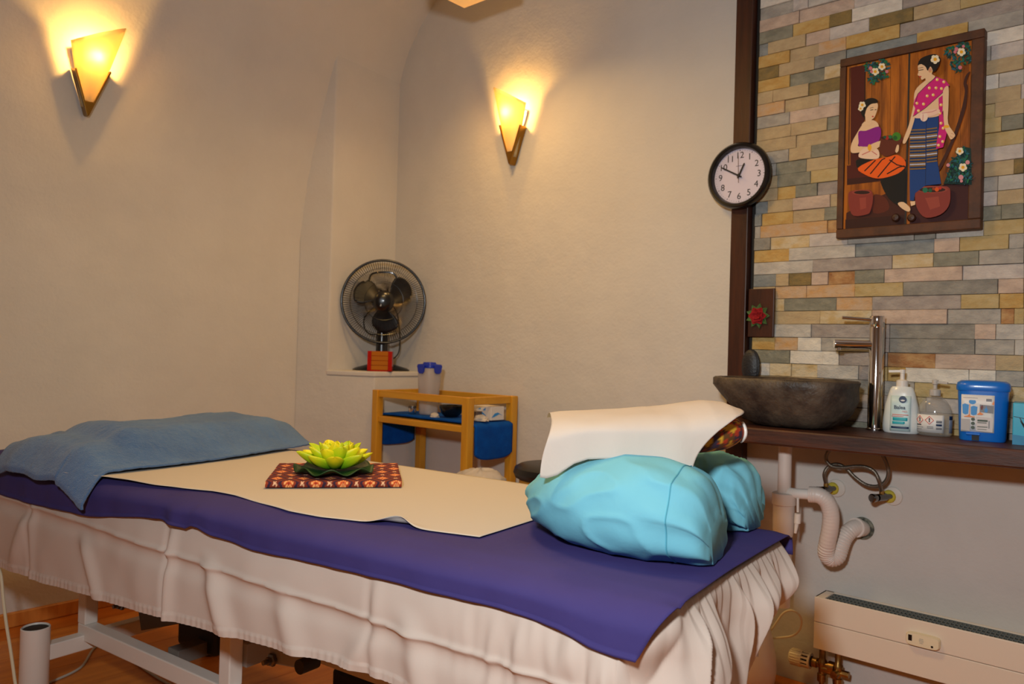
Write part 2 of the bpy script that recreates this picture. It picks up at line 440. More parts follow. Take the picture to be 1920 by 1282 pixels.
# square glass lamp, only its lowest corner dips into the picture
t = thing('ceiling_lamp', 'square frosted glass ceiling lamp, only a pale corner showing at the top edge', 'ceiling lamp', (1.18, -0.55, 3.14))
lp = np.array([1.18, -0.55, 2.512])
GLOW = mat('lamp_glass', rgb(240, 214, 160), 0.35, translucent=0.4, emit=((1.0, 0.58, 0.2, 1), 0.45))
m = MB(); m.obox(lp, (0.14, 0, 0), (0, 0.14, 0), (0, 0, 0.004)); m.build('glass_plate', GLOW, t, smooth=False, bevel=0.002)
for d_ in (X, -X, Y, -Y):
    sd = np.cross(Z, d_); m = MB(); m.obox(lp + d_ * 0.137 + Z * 0.045, sd * 0.14, d_ * 0.003, Z * 0.041); m.build('side_pane', GLOW, t, smooth=False)
m = MB(); m.obox(lp + Z * 0.09, (0.142, 0, 0), (0, 0.142, 0), (0, 0, 0.004)); m.build('top_plate', BRASS, t, smooth=False)
m = MB(); m.lathe(lp, [(0, 0.094), (0.012, 0.094), (0.012, 0.63), (0.05, 0.63), (0.05, 0.675), (0, 0.675)], 16); m.build('stem', BRASS, t)

# ------------------------------------------------------------------ clock on the post
c = on_y(1386, 329.5, -0.065); cx, cz = c[0], c[2]
t = thing('wall_clock', 'round white dial wall clock with black rim hung on the dark wooden post', 'clock', (cx, -0.046, cz))
ax = dict(ax=X, ay=Z, az=-Y)
m = MB(); m.lathe((cx, -0.046, cz), [(0, 0), (0.100, 0), (0.112, 0.006), (0.119, 0.018), (0.117, 0.030), (0.110, 0.037), (0.102, 0.036), (0.098, 0.030), (0.096, 0.014), (0, 0.014)], 56, **ax)
m.build('rim', BLACK, t)
m = MB(); m.lathe((cx, -0.046, cz), [(0, 0.0145), (0.0965, 0.0145), (0.0965, 0.0165), (0, 0.0165)], 48, **ax); DIAL = m.build('dial', mat('dial_white', rgb(214, 206, 224), 0.5), t, angle=30)
INK = mat('ink_black', rgb(28, 26, 32), 0.6)
fy = -0.046 - 0.0168
for hn in range(1, 13):
    a = pi / 2 - hn * pi / 6
    text('numeral', str(hn), (cx + 0.073 * cos(a), fy, cz + 0.073 * sin(a)), X, Z, 0.0225, INK, DIAL)
m = MB()
for k in range(60):
    a = k * pi / 30; d = X * cos(a) + Z * sin(a); sd = -X * sin(a) + Z * cos(a)
    L = 0.0042 if k % 5 == 0 else 0.002
    m.obox(np.array([cx, fy, cz]) + d * 0.0905, d * L / 2, sd * (0.0011 if k % 5 == 0 else 0.0005), Y * 0.0002)
m.build('minute_marks', INK, DIAL, smooth=False)
m = MB()
for k in range(8): m.obox((cx - 0.012 + k * 0.0034, fy, cz + 0.036), X * 0.0012, Z * 0.0013, Y * 0.0002)
m.build('maker_mark', mat('grey_ink', rgb(120, 112, 130), 0.6), DIAL, smooth=False)
def hand(name, deg, L, tail, wd, dep, mt):
    a = pi / 2 - math.radians(deg); d = X * cos(a) + Z * sin(a); sd = np.cross(d, Y)
    m = MB(); p = np.array([cx, -0.046 - dep, cz])
    m.prism([(-tail, -wd * 0.6), (L * 0.9, -wd * 0.5), (L, 0), (L * 0.9, wd * 0.5), (-tail, wd * 0.6)], p, d, sd, -Y, 0.0012); m.build(name, mt, t, smooth=False)
hand('hour_hand', 25, 0.048, 0.010, 0.0058, 0.021, INK)
hand('minute_hand', 299, 0.080, 0.012, 0.0046, 0.023, INK)
hand('second_hand', 358, 0.075, 0.026, 0.0014, 0.025, mat('second_ink', rgb(60, 40, 60), 0.5))
m = MB(); m.lathe((cx, -0.067, cz), [(0, 0), (0.005, 0), (0.005, 0.009), (0, 0.009)], 12, **ax); m.build('hub', INK, t)

# ------------------------------------------------------------------ painted key cabinet
t = thing('key_cabinet', 'dark framed wooden wall cabinet with two painted doors of women on stone wall', 'cabinet', (2.655, -0.022, 1.492))
x0, x1, z0, z1 = 2.449, 2.863, 1.492, 2.081
m = MB(); m.box((x0 + 0.01, -0.040, z0 + 0.01), (x1 - 0.01, -0.022, z1 - 0.01)); m.build('back_box', WOOD_DARK, t, smooth=False)
for nm, lo, hi in (('frame_rail', (x0, -0.058, z1 - 0.026), (x1, -0.022, z1)), ('frame_rail', (x0, -0.058, z0), (x1, -0.022, z0 + 0.030)),
                   ('frame_stile', (x0, -0.0575, z0 + 0.030), (x0 + 0.020, -0.022, z1 - 0.026)), ('frame_stile', (x1 - 0.034, -0.0575, z0 + 0.030), (x1, -0.022, z1 - 0.026))):
    m = MB(); m.box(lo, hi); m.build(nm, FRAME_WOOD, t, smooth=False, bevel=0.003)
DW = mat('painted_door_wood', rgb(184, 104, 26), 0.4, col2=rgb(122, 60, 12), nscale=6, stretch=(10, 10, 0.9), spec=0.3)
xm = on_y(1560 + 455 * .3119, 250, -0.05)[0]
m = MB(); m.box((x0 + 0.0205, -0.050, z0 + 0.031), (xm - 0.0016, -0.040, z1 - 0.027)); DL = m.build('door', DW, t, smooth=False)
m = MB(); m.box((xm + 0.0016, -0.050, z0 + 0.031), (x1 - 0.0345, -0.040, z1 - 0.027)); DR = m.build('door', DW, t, smooth=False)
m = MB(); m.box((xm - 0.0022, -0.0525, z0 + 0.031), (xm + 0.0022, -0.0405, z1 - 0.027)); m.build('gap_shade_strip', BLACKM, DL, smooth=False)  # black strip paints in the dark between the two doors
def pm(r, g, b):
    return mat('paint_%d_%d_%d' % (r, g, b), rgb(r, g, b), 0.6, spec=0.3)
class Painting:
    def __init__(s): s.m = MB(); s.mats = []; s.k = 0
    def poly(s, pts, col, smooth=True):
        mt = pm(*col)
        if mt not in s.mats: s.mats.append(mt)
        s.k += 1
        if smooth and len(pts) > 4:
            P = pts + pts[:1]; pp = [np.array(q, float) for q in pts]; out = []; n = len(pp)
            for i in range(n):
                p0, p1, p2, p3 = pp[i - 1], pp[i], pp[(i + 1) % n], pp[(i + 2) % n]
                for tt in (0, .33, .67):
                    out.append(0.5 * ((2 * p1) + (-p0 + p2) * tt + (2 * p0 - 5 * p1 + 4 * p2 - p3) * tt * tt + (-p0 + 3 * p1 - 3 * p2 + p3) * tt ** 3))
            pts = out
        y = -0.0501 - 0.00004 * s.k
        V = []
        for (a, b) in pts:
            q = on_y(1560 + a * .3119, 50 + b * .3119, y); V.append((q[0], y, q[2]))
        s.m.flat(V, s.mats.index(mt))
    def line(s, pts, wd, col):
        P = [np.array(p, float) for p in pts]; L = []; R = []
        for i, p in enumerate(P):
            d = P[min(i + 1, len(P) - 1)] - P[max(i - 1, 0)]; d = d / (np.linalg.norm(d) + 1e-9); nn = np.array([-d[1], d[0]]) * wd / 2
            L.append(p + nn); R.append(p - nn)
        for i in range(len(P) - 1): s.poly([L[i], L[i + 1], R[i + 1], R[i]], col, False)
    def dot(s, x, y, r, col, ry=None):
        s.poly([(x + r * cos(a * pi / 4), y + (ry or r) * sin(a * pi / 4)) for a in range(8)], col)
    def flower(s, x, y, r):
        for a in range(5):
            s.dot(x + r * .6 * cos(a * 1.2566 + .3), y + r * .6 * sin(a * 1.2566 + .3), r * .48, (236, 226, 196))
        s.dot(x, y, r * .42, (232, 168, 30))
    def bush(s, pts, seed):
        rr = random.Random(seed)
        for (x, y, n, sp) in pts:
            for _ in range(n):
                a, d = rr.uniform(0, 6.28), sp * rr.random() ** .5
                c = rr.choice([(16, 92, 84), (10, 70, 74), (24, 110, 70), (12, 60, 50), (26, 96, 120), (8, 46, 44)])
                px_, py_ = x + d * cos(a), y + d * sin(a); th = rr.uniform(0, 6.28); l_ = rr.uniform(9, 17)
                s.poly([(px_ + l_ * cos(th), py_ + l_ * sin(th)), (px_ + 6 * cos(th + 1.57), py_ + 6 * sin(th + 1.57)), (px_ - l_ * cos(th), py_ - l_ * sin(th)), (px_ - 6 * cos(th + 1.57), py_ - 6 * sin(th + 1.57))], c, False)
    def done(s, door): s.m.build('painted_scene', s.mats, door, smooth=False, label='painting of a woman in traditional dress')
SK, SKD, HAIR = (232, 196, 156), (206, 150, 116), (14, 10, 12)
MAR, MAR2 = (78, 22, 18), (56, 18, 14)
P = Painting()
P.poly([(112, 246), (198, 228), (194, 560), (192, 860), (112, 850)], MAR, False); P.line([(108, 250), (100, 830)], 5, (40, 16, 10))
P.line([(200, 228), (197, 560)], 6, (30, 12, 8))
for x_ in (240, 300, 352, 408): P.line([(x_, 225), (x_ - 4, 780)], 2.5, (108, 56, 16))
P.poly([(90, 835), (445, 800), (440, 880), (285, 930), (90, 950)], MAR, False); P.poly([(90, 915), (280, 895), (280, 930), (90, 952)], MAR2, False)
P.poly([(86, 1120), (190, 1060), (330, 1000), (440, 1000), (438, 1200), (80, 1222)], (66, 26, 16), False)
P.poly([(80, 1160), (438, 1130), (438, 1202), (80, 1224)], (52, 20, 14), False); P.poly([(245, 1020), (285, 1010), (330, 1040), (340, 1100), (250, 1120)], (92, 36, 20))
P.bush([(235, 245, 40, 38), (300, 240, 46, 46), (250, 310, 36, 34), (310, 295, 20, 26)], 3)
for f_ in ((300, 240, 21), (260, 270, 22)): P.flower(*f_)
for d_ in ((232, 250, 11), (238, 270, 9), (330, 270, 10)): P.dot(*d_, (206, 118, 130))
# pot
P.poly([(98, 1005), (128, 985), (205, 980), (240, 990), (246, 1040), (232, 1105), (210, 1128), (130, 1136), (104, 1085)], (132, 52, 44)); P.dot(178, 996, 58, (150, 66, 54), 16); P.dot(180, 996, 48, (44, 18, 16), 11)
P.poly([(165, 1030), (205, 1025), (205, 1090), (170, 1100)], (150, 66, 54))
# seated woman
P.poly([(290, 905), (380, 870), (440, 850), (440, 1010), (430, 1080), (380, 1065), (325, 1010)], (12, 10, 12))
P.poly([(150, 800), (210, 785), (290, 790), (240, 840), (160, 850), (145, 825)], (14, 12, 14))
P.poly([(155, 850), (250, 800), (330, 785), (390, 770), (435, 800), (442, 840), (400, 880), (330, 905), (265, 912), (200, 890)], (236, 96, 18))
for l_ in (((230, 885), (300, 800), (320, 790)), ((195, 868), (262, 802)), ((275, 905), (345, 820), (380, 780)), ((330, 885), (400, 845), (436, 836)), ((345, 800), (390, 830), (440, 842))): P.line(l_, 7, (30, 12, 10))
P.poly([(395, 1062), (430, 1054), (470, 1090), (460, 1112), (420, 1092)], SK)
P.poly([(180, 585), (235, 560), (275, 580), (282, 620), (270, 650), (190, 660)], SK)
P.poly([(185, 590), (150, 640), (118, 700), (112, 745), (130, 760), (200, 748), (250, 728), (250, 706), (165, 720), (160, 700), (200, 640)], SK)
P.poly([(160, 630), (205, 625), (280, 600), (295, 640), (280, 690), (240, 718), (165, 718), (160, 690)], (136, 24, 138))
P.poly([(178, 740), (230, 722), (278, 740), (280, 790), (215, 795), (160, 782)], (238, 206, 180)); P.line([(180, 770), (235, 745), (270, 770)], 6, (206, 120, 110))
P.poly([(215, 722), (240, 705), (290, 686), (335, 690), (340, 706), (300, 712), (250, 745), (225, 745)], SK); P.dot(226, 726, 12, (238, 176, 44), 20)
P.poly([(292, 690), (300, 670), (420, 665), (415, 700), (385, 755), (330, 780), (290, 760), (285, 725)], (96, 40, 24)); P.dot(355, 668, 62, (60, 24, 16), 14)
for d_ in ((330, 668, 12, (170, 30, 24)), (350, 662, 11, (30, 110, 70)), (318, 664, 9, (26, 80, 60)), (388, 660, 26, (64, 130, 34)), (380, 668, 13, (26, 92, 40))): P.dot(*d_)
P.poly([(380, 745), (392, 710), (402, 715), (400, 745), (388, 758)], SK)
P.poly([(192, 500), (205, 455), (250, 445), (275, 465), (272, 500), (255, 545), (238, 560), (240, 585), (205, 590), (200, 545)], SK)
P.poly([(172, 480), (200, 440), (240, 428), (272, 440), (272, 458), (235, 465), (210, 490), (200, 520), (192, 545), (176, 525)], HAIR)
P.line([(230, 502), (248, 498)], 4, HAIR); P.line([(256, 500), (268, 498)], 4, HAIR); P.dot(245, 540, 6, (190, 50, 50), 4); P.line([(228, 490), (250, 484)], 2.5, HAIR)
P.flower(182, 470, 20); P.flower(172, 492, 15)
P.done(DL)
P = Painting()
for x_ in (520, 610, 690, 770, 820): P.line([(x_, 190), (x_ + 2, 900)], 2.5, (108, 56, 16))
P.poly([(470, 1060), (560, 940), (660, 955), (700, 935), (842, 930), (850, 1165), (466, 1196)], (62, 22, 22), False)
P.bush([(720, 155, 46, 42), (790, 130, 60, 42), (800, 190, 46, 40), (740, 230, 26, 30), (760, 262, 10, 14)], 5)
P.flower(778, 152, 24)
for d_ in ((748, 135, 12), (740, 152, 10), (770, 245, 12), (790, 118, 9)): P.dot(*d_, (206, 118, 130))
P.poly([(670, 945), (720, 820), (790, 720), (835, 730), (840, 950)], (8, 48, 44), False)
P.bush([(780, 760, 40, 40), (750, 830, 60, 48), (800, 830, 60, 38), (730, 900, 50, 42), (800, 900, 50, 40)], 6)
for f_ in ((768, 748, 22), (787, 845, 24)): P.flower(*f_)
for d_ in ((815, 815, 13), (698, 832, 11), (775, 905, 15), (778, 928, 9)): P.dot(*d_, (210, 140, 150))
P.poly([(832, 268), (806, 290), (790, 340), (798, 390), (782, 480), (740, 620), (690, 740), (636, 850), (652, 858), (712, 740), (765, 610), (806, 480), (816, 360), (808, 340), (818, 300)], (64, 28, 18))
P.poly([(508, 975), (560, 962), (692, 960), (712, 1010), (700, 1080), (650, 1130), (565, 1148), (518, 1105), (500, 1040)], (132, 52, 44)); P.dot(604, 978, 92, (150, 66, 54), 22); P.dot(602, 980, 80, (50, 20, 16), 15)
P.poly([(560, 1030), (640, 1020), (650, 1080), (590, 1100)], (152, 68, 54))
for d_ in ((560, 982, 16, (26, 110, 84)), (590, 984, 12, (20, 90, 60)), (630, 978, 13, (216, 84, 20)), (650, 970, 9, (190, 40, 30)), (610, 974, 8, (150, 60, 30))): P.dot(*d_)
# standing woman
P.poly([(470, 1050), (500, 1048), (500, 1070), (475, 1078)], SK)
P.poly([(485, 545), (560, 520), (640, 520), (640, 640), (632, 800), (656, 945), (560, 955), (500, 1000), (492, 1045), (468, 1045), (466, 800), (472, 640)], (18, 62, 128), False)
P.line([(568, 540), (562, 950)], 3, (8, 30, 70))
for i, y_ in enumerate(range(622, 862, 9)):
    c_ = [(146, 108, 30), (20, 52, 96), (146, 108, 30), (20, 52, 96), (146, 108, 30), (200, 205, 220)][i % 6]
    P.line([(468, y_), (562, y_ - 4)], 6.5, c_)
    if y_ < 826: P.line([(568, y_ - 6), (632, y_ - 14)], 6.5, c_)
P.poly([(500, 385), (540, 340), (610, 300), (660, 345), (690, 420), (660, 520), (600, 545), (520, 540), (495, 500), (492, 440)], SK)
P.poly([(500, 400), (490, 470), (470, 560), (455, 610), (425, 690), (440, 700), (470, 640), (500, 540), (508, 460)], SK)
P.poly([(486, 540), (500, 490), (490, 470), (496, 440), (515, 405), (570, 350), (625, 300), (680, 320), (706, 352), (660, 400), (560, 490)], (206, 26, 124), False)
P.poly([(640, 430), (668, 410), (664, 520), (690, 640), (668, 725), (626, 735), (630, 690), (645, 600)], (206, 26, 124), False)
P.line([(486, 540), (560, 490), (660, 402), (706, 354)], 3, (60, 6, 60)); P.line([(500, 470), (515, 405), (570, 350), (625, 302)], 3, (60, 6, 60))
for d_ in ((510, 460), (550, 465), (572, 416), (608, 410), (585, 368), (625, 368), (632, 318), (658, 372), (672, 332), (520, 505), (655, 470), (648, 520), (655, 580), (668, 610), (648, 660), (665, 690), (640, 712)): P.dot(*d_, 9, (240, 190, 90)); P.dot(d_[0] - 3, d_[1] - 2, 4, (246, 232, 220))
P.poly([(500, 535), (560, 505), (640, 495), (640, 520), (570, 545), (505, 550)], (238, 200, 178)); P.dot(552, 540, 24, (240, 214, 196), 30)
P.line([(540, 520), (600, 512), (630, 500)], 3, (196, 100, 110)); P.line([(548, 525), (545, 565)], 3, (196, 100, 110))
P.poly([(668, 385), (700, 360), (700, 480), (698, 580), (735, 640), (738, 660), (715, 678), (700, 655), (676, 600), (668, 480)], SK); P.dot(688, 600, 17, (238, 176, 44), 9)
P.line([(715, 640), (735, 648)], 3, SKD); P.line([(708, 655), (728, 668)], 3, SKD)
P.poly([(516, 240), (530, 225), (580, 225), (605, 260), (600, 285), (620, 300), (590, 330), (565, 330), (560, 310), (540, 320), (530, 300), (515, 290), (520, 270)], SK)
P.poly([(515, 232), (530, 195), (570, 174), (620, 165), (652, 190), (640, 240), (612, 272), (600, 250), (590, 240), (575, 265), (562, 240), (535, 225)], HAIR)
P.dot(590, 262, 11, SKD, 14); P.line([(520, 262), (550, 258)], 4, HAIR); P.line([(518, 250), (548, 244)], 2.5, HAIR); P.dot(530, 300, 8, (190, 50, 50), 4); P.dot(596, 272, 4, (240, 190, 60))
P.flower(620, 196, 26)
P.done(DR)
for zx, d_ in ((385, DL), (480, DR)):
    q = on_y(1560 + zx * .3119, 50 + 1148 * .3119, -0.062)
    m = MB(); m.lathe((q[0], -0.0502, q[2]), [(0, 0), (0.005, 0), (0.005, 0.006), (0.0115, 0.010), (0.0125, 0.016), (0.009, 0.021), (0, 0.022)], 18, **ax); m.build('knob', WOOD_DARK, d_)

# ------------------------------------------------------------------ plaque with a red flower
t = thing('wooden_plaque', 'small dark wooden board with a red fabric flower beside the post', 'wall decoration', (2.19, -0.024, 1.17))
m = MB(); m.box((2.142, -0.036, 1.168), (2.236, -0.023, 1.338)); m.build('board', WOOD_DARK, t, smooth=False, bevel=0.002)
q = on_y(1420, 592, -0.045); fc = np.array([q[0], -0.037, q[2]])
GRN = mat('dark_leaf', rgb(46, 80, 34), 0.6, col2=rgb(70, 104, 44), nscale=40); RED = mat('red_felt', rgb(150, 12, 22), 0.85, bump=[(120, 0.3, 0.003)])
FLO = thing('x', 'x', 'x', (0, 0, 0)); bpy.data.objects.remove(FLO)
def leafpoly(o, d, L, wd, n, lift, m, cup=0.3):
    o, d, n = np.array(o, float), np.array(d, float), np.array(n, float); sd = np.cross(n, d)
    def fn(a, b):
        s_ = a * 2 - 1; ww = wd * math.sin(pi * min(1, 0.08 + 0.92 * b) ** 0.8) * (1 if b < 1 else 0)
        return o + d * (L * b) + sd * (s_ * ww) + n * (lift * b * b + cup * ww * s_ * s_)
    m.grid(fn, 5, 6)
for k in range(9):
    a = k * 2 * pi / 9; m = MB(); leafpoly(fc - Y * 0.001, X * cos(a) + Z * sin(a), 0.045, 0.013, -Y, 0.004, m); m.build('leaf', GRN, t, solid=0.0006)
for ring, (n_, L, wd, lf) in enumerate(((6, 0.034, 0.016, 0.006), (5, 0.025, 0.013, 0.012), (4, 0.015, 0.009, 0.014))):
    for k in range(n_):
        a = k * 2 * pi / n_ + ring * 0.5; m = MB(); leafpoly(fc - Y * (0.003 + ring * 0.002), X * cos(a) + Z * sin(a), L, wd, -Y, lf, m, 0.5); m.build('petal', RED, t, solid=0.0008)

# ------------------------------------------------------------------ counter, basin, faucet
m = MB()
ct = [(2.08, -0.385), (3.45, -0.262), (3.45, -0.022), (2.137, -0.022), (2.137, -0.047), (2.08, -0.047)]
m.prism(ct, (0, 0, 0.83), X, Y, Z, 0.05)
tag(m.build('countertop', COUNTER_WOOD, smooth=False, bevel=0.006, loc=(2.7, -0.2, 0.83)), 'thick dark wooden countertop under the stone basin and bottles', 'countertop')
STONE_B = mat('basin_stone', rgb(52, 44, 40), 0.5, col2=rgb(108, 94, 78), nscale=11, contrast=(0.42, 0.8), bump=[(14, 0.5, 0.016), (60, 0.5, 0.006), (180, 0.3, 0.002)])
m = MB(); bc = np.array([2.352, -0.212, 0.8805]); seg = 48
prof_o = [(0.30, 0.0), (0.52, 0.003), (0.66, 0.018), (0.80, 0.05), (0.92, 0.09), (0.99, 0.125), (1.0, 0.146), (0.97, 0.151), (0.90, 0.150), (0.85, 0.14), (0.76, 0.10), (0.55, 0.06), (0.25, 0.045)]
def basin_v(r, z, a):
    ca, sa = cos(a), sin(a)
    ex = 0.226 * (1 + 0.02 * nz(ca * 2, sa * 2, z * 9)); ey = 0.155 * (1 + 0.03 * nz(ca * 2 + 5, sa * 2, z * 9))
    q = (abs(ca) ** 2.5 + abs(sa) ** 2.5) ** (-1 / 2.5)
    sh = -0.03 * (1 - z / 0.15) if r < 0.99 else 0          # the foot sits off-centre
    return bc + np.array([ex * r * ca * q - sh * 1.1 + 0.006 * nz(ca * 3, sa * 3, z * 30), ey * r * sa * q, z + (0.003 * nz(ca * 3, sa * 3, 7) if z > 0.1 else 0)])
v = []
for (r, z) in prof_o:
    for k in range(seg): v.append(basin_v(r, z, 2 * pi * k / seg))
f = [(i * seg + k, i * seg + (k + 1) % seg, (i + 1) * seg + (k + 1) % seg, (i + 1) * seg + k) for i in range(len(prof_o) - 1) for k in range(seg)]
f += [tuple(range(seg - 1, -1, -1)), tuple((len(prof_o) - 1) * seg + k for k in range(seg))]
m.add(v, f); tag(m.build('stone_basin', STONE_B, loc=bc, angle=60), 'rough dark grey river stone basin standing on the wooden counter', 'basin')
# black oval pebble on edge behind the basin
m = MB(); q = on_y(1408, 682, -0.075); oc = np.array([q[0], -0.075, q[2] - 0.06])
def oval(u, v_):
    a = u * 2 * pi; b_ = v_ * pi
    rr = math.sin(b_) ** 0.8; rg = 1 + 0.02 * sin(a * 26)
    return np.array([q[0] + 0.033 * rr * cos(a) * rg, -0.075 + 0.016 * rr * sin(a) * rg, q[2] - 0.008 + 0.058 * -cos(b_)])
m.grid(oval, 60, 14, wrap_u=True); tag(m.build('oval_stone', mat('black_ridged', rgb(34, 34, 38), 0.45, bump=[(150, 0.5, 0.003)]), loc=(q[0], -0.075, 0.8805)), 'small black ridged oval dish leaning upright behind the stone basin', 'dish')
m = MB(); m.box((q[0] - 0.02, -0.085, 0.8805), (q[0] + 0.02, -0.065, q[2] - 0.06)); m.build('stand', BLACKM, bpy.data.objects['oval_stone'], smooth=False, bevel=0.004)

fb = np.array([2.588, -0.072, 0.8805])
t = thing('basin_faucet', 'tall chrome single lever basin faucet right of the stone basin', 'faucet', fb)
m = MB(); m.lathe(fb, [(0, 0), (0.027, 0), (0.027, 0.004), (0.0225, 0.007), (0.0222, 0.318), (0.0215, 0.320), (0.0215, 0.322), (0.0225, 0.324), (0.0225, 0.352), (0.0215, 0.356), (0, 0.3565)], 32); m.build('body', CHROME, t)
d = np.array([-0.86, -0.51, 0.0]); a = fb + Z * 0.266
m = MB(); m.tube([a, a + d * 0.02, a + d * 0.123, a + d * 0.126], [0.0145, 0.0145, 0.0145, 0.0135], 20); m.lathe(a + d * 0.112 - Z * 0.019, [(0, 0), (0.009, 0), (0.009, 0.012), (0, 0.012)], 14); m.build('spout', CHROME, t)
d = np.array([-0.84, -0.54, 0.06]); a = fb + Z * 0.343
m = MB(); m.tube([a + d * 0.015, a + d * 0.028, a + d * 0.105], [0.0075, 0.0055, 0.005], 12); m.build('lever', CHROME, t)

# ------------------------------------------------------------------ things on the counter
def bottle_text(t_, s_, c_, z_, h_, m_, dx=0.0, dy=0.0): pass
cb = np.array([2.672, -0.098, 0.8805])
dv = (CAM - cb) * np.array([1, 1, 0]); dv /= np.linalg.norm(dv)      # the labels face into the room
su = np.array([-dv[1], dv[0], 0])
def plate(center, u, n, w_, h_, mt, parent, name, d=0.0006, curve=0.0, tilt=0.0):
    """thin label, optionally curved round the vertical axis and leaning back"""
    c_, u, n = np.array(center, float), np.array(u, float), np.array(n, float)
    m = MB()
    def fn(a, b):
        s_ = (a - 0.5) * w_
        return c_ + u * s_ + Z * ((b - 0.5) * h_) + n * (-curve * s_ * s_ - tilt * (b - 0.5) * h_)
    m.grid(fn, 9, 5); return m.build(name, mt, parent, solid=d)
SOAPW = mat('soap_white', rgb(226, 232, 232), 0.25, coat=0.4)
fn_ = np.array([0.15, -0.99, 0]); fn_ /= np.linalg.norm(fn_); fu = np.array([0.99, 0.15, 0]); 
t = thing('soap_bottle', 'white pump bottle of hand soap with turquoise label right of the faucet', 'soap bottle', cb)
m = MB(); m.lathe(cb, [(0, 0), (0.90, 0.0), (0.98, 0.006), (1.0, 0.022), (0.97, 0.045), (0.86, 0.085), (0.70, 0.120), (0.60, 0.135), (0.5, 0.140), (0, 0.1405)], 40, ax=fu * 0.052, ay=-fn_ * 0.032, az=Z, sup=2.5); m.build('bottle', SOAPW, t)
m = MB(); m.lathe(cb + Z * 0.1395, [(0, 0), (0.0165, 0), (0.0165, 0.018), (0.012, 0.021), (0.0065, 0.022), (0.0065, 0.040), (0.0075, 0.041), (0.0075, 0.052), (0, 0.053)], 20)
m.bar(cb + Z * 0.187, cb + Z * 0.185 + np.array([-0.036, -0.012, 0]), 0.009, 0.007); m.build('pump', WHITE_PL, t)
def front(c_, zz, dx, off): return c_ + fu * dx + Z * zz + fn_ * off
TEAL = mat('label_teal', rgb(40, 176, 190), 0.4); PALET = mat('label_pale_teal', rgb(204, 228, 230), 0.4); NAVY = mat('label_navy', rgb(24, 50, 90), 0.4); PINK = mat('label_pink', rgb(226, 130, 120), 0.5); WHITEL = mat('label_white', rgb(232, 230, 228), 0.45); GREYL = mat('label_grey', rgb(130, 132, 140), 0.5)
LB = plate(front(cb, 0.060, 0.0, 0.0326), fu, fn_, 0.056, 0.106, PALET, t, 'label', d=0.0005, curve=5.0, tilt=0.06)
def soff(zz): return 0.0334 - 0.06 * (zz - 0.060)
for (dx, zz, w_, h_, mt) in ((0.0, 0.043, 0.040, 0.010, TEAL), (-0.004, 0.032, 0.034, 0.008, TEAL), (0.0, 0.018, 0.048, 0.006, NAVY), (0.0, 0.056, 0.044, 0.0025, PINK), (-0.006, 0.051, 0.034, 0.002, PINK)):
    plate(front(cb, zz, dx, soff(zz)), fu, fn_, w_, h_, mt, LB, 'print_band', d=0.0003, curve=5.0)
m = MB(); m.lathe(front(cb, 0.102, 0.006, soff(0.102) + 0.0006), [(0, 0), (0.0105, 0), (0.0105, 0.0006), (0, 0.0006)], 24, ax=fu, ay=Z, az=fn_); m.build('round_emblem', NAVY, LB)
m = MB(); m.prism([(-0.007, 0.0), (-0.003, -0.003), (0.003, -0.003), (0.007, 0.0), (0, 0.002)], front(cb, 0.100, 0.006, soff(0.102) + 0.0013), fu, Z, fn_, 0.0003); m.build('emblem_mark', WHITEL, LB, smooth=False)
text('lettering', 'Balea', front(cb, 0.078, -0.002, soff(0.078) + 0.0012), fu, Z, 0.0105, mat('ink_slate', rgb(60, 72, 92), 0.5), LB, bold=0.0003)
text('lettering', 'MED', front(cb, 0.066, 0.012, soff(0.066) + 0.0010), fu, Z, 0.005, PINK, LB)

# clear pump bottle
cb = np.array([2.762, -0.095, 0.8805])
CLEAR = mat('clear_plastic', rgb(196, 194, 190), 0.06, alpha=0.30, coat=0.6)
t = thing('sanitizer_bottle', 'clear pump bottle with white hazard label between soap bottle and blue bin', 'bottle', cb)
pr = [(0, 0), (0.042, 0.0), (0.046, 0.004), (0.0465, 0.010), (0.0465, 0.062), (0.045, 0.075), (0.040, 0.090), (0.030, 0.105), (0.018, 0.115), (0.012, 0.118), (0.012, 0.128)]
m = MB(); m.lathe(cb, pr, 36, sy=0.72, ax=fu, ay=-fn_); m.build('bottle', CLEAR, t)
m = MB(); m.lathe(cb + Z * 0.118, [(0, 0), (0.0155, 0), (0.0155, 0.017), (0.010, 0.019), (0.0055, 0.020), (0.0055, 0.032), (0.0085, 0.034), (0.0085, 0.046), (0, 0.047)], 18); m.bar(cb + Z * 0.158, cb + Z * 0.156 + np.array([0.034, -0.004, 0]), 0.008, 0.006)
m.build('pump', mat('milky_plastic', rgb(206, 200, 194), 0.35, alpha=0.7), t)
def pl2(dx, zz, off=0.0): # a point on the round front
    a = dx / 0.0468; return cb + fu * (0.0468 * sin(a)) + fn_ * (0.0337 * cos(a) + off) + Z * zz
def wraplabel(a0, a1, z0_, z1_, mt, par, name, off=0.0):
    m = MB()
    def fn(a, b):
        th = a0 + (a1 - a0) * a
        return cb + fu * ((0.0469 + off) * sin(th)) + fn_ * ((0.0338 + off) * cos(th)) + Z * (z0_ + (z1_ - z0_) * b)
    m.grid(fn, 14, 3); return m.build(name, mt, par, solid=0.0003)
LB = wraplabel(-1.25, 0.62, 0.010, 0.062, WHITEL, t, 'front_label')
LB2 = wraplabel(1.0, 1.5, 0.010, 0.060, mat('label_blue_grey', rgb(150, 160, 184), 0.4), t, 'side_label')
wraplabel(1.0, 1.5, 0.049, 0.060, NAVY, LB2, 'print_band', 0.0005)
REDI = mat('hazard_red', rgb(212, 70, 56), 0.5)
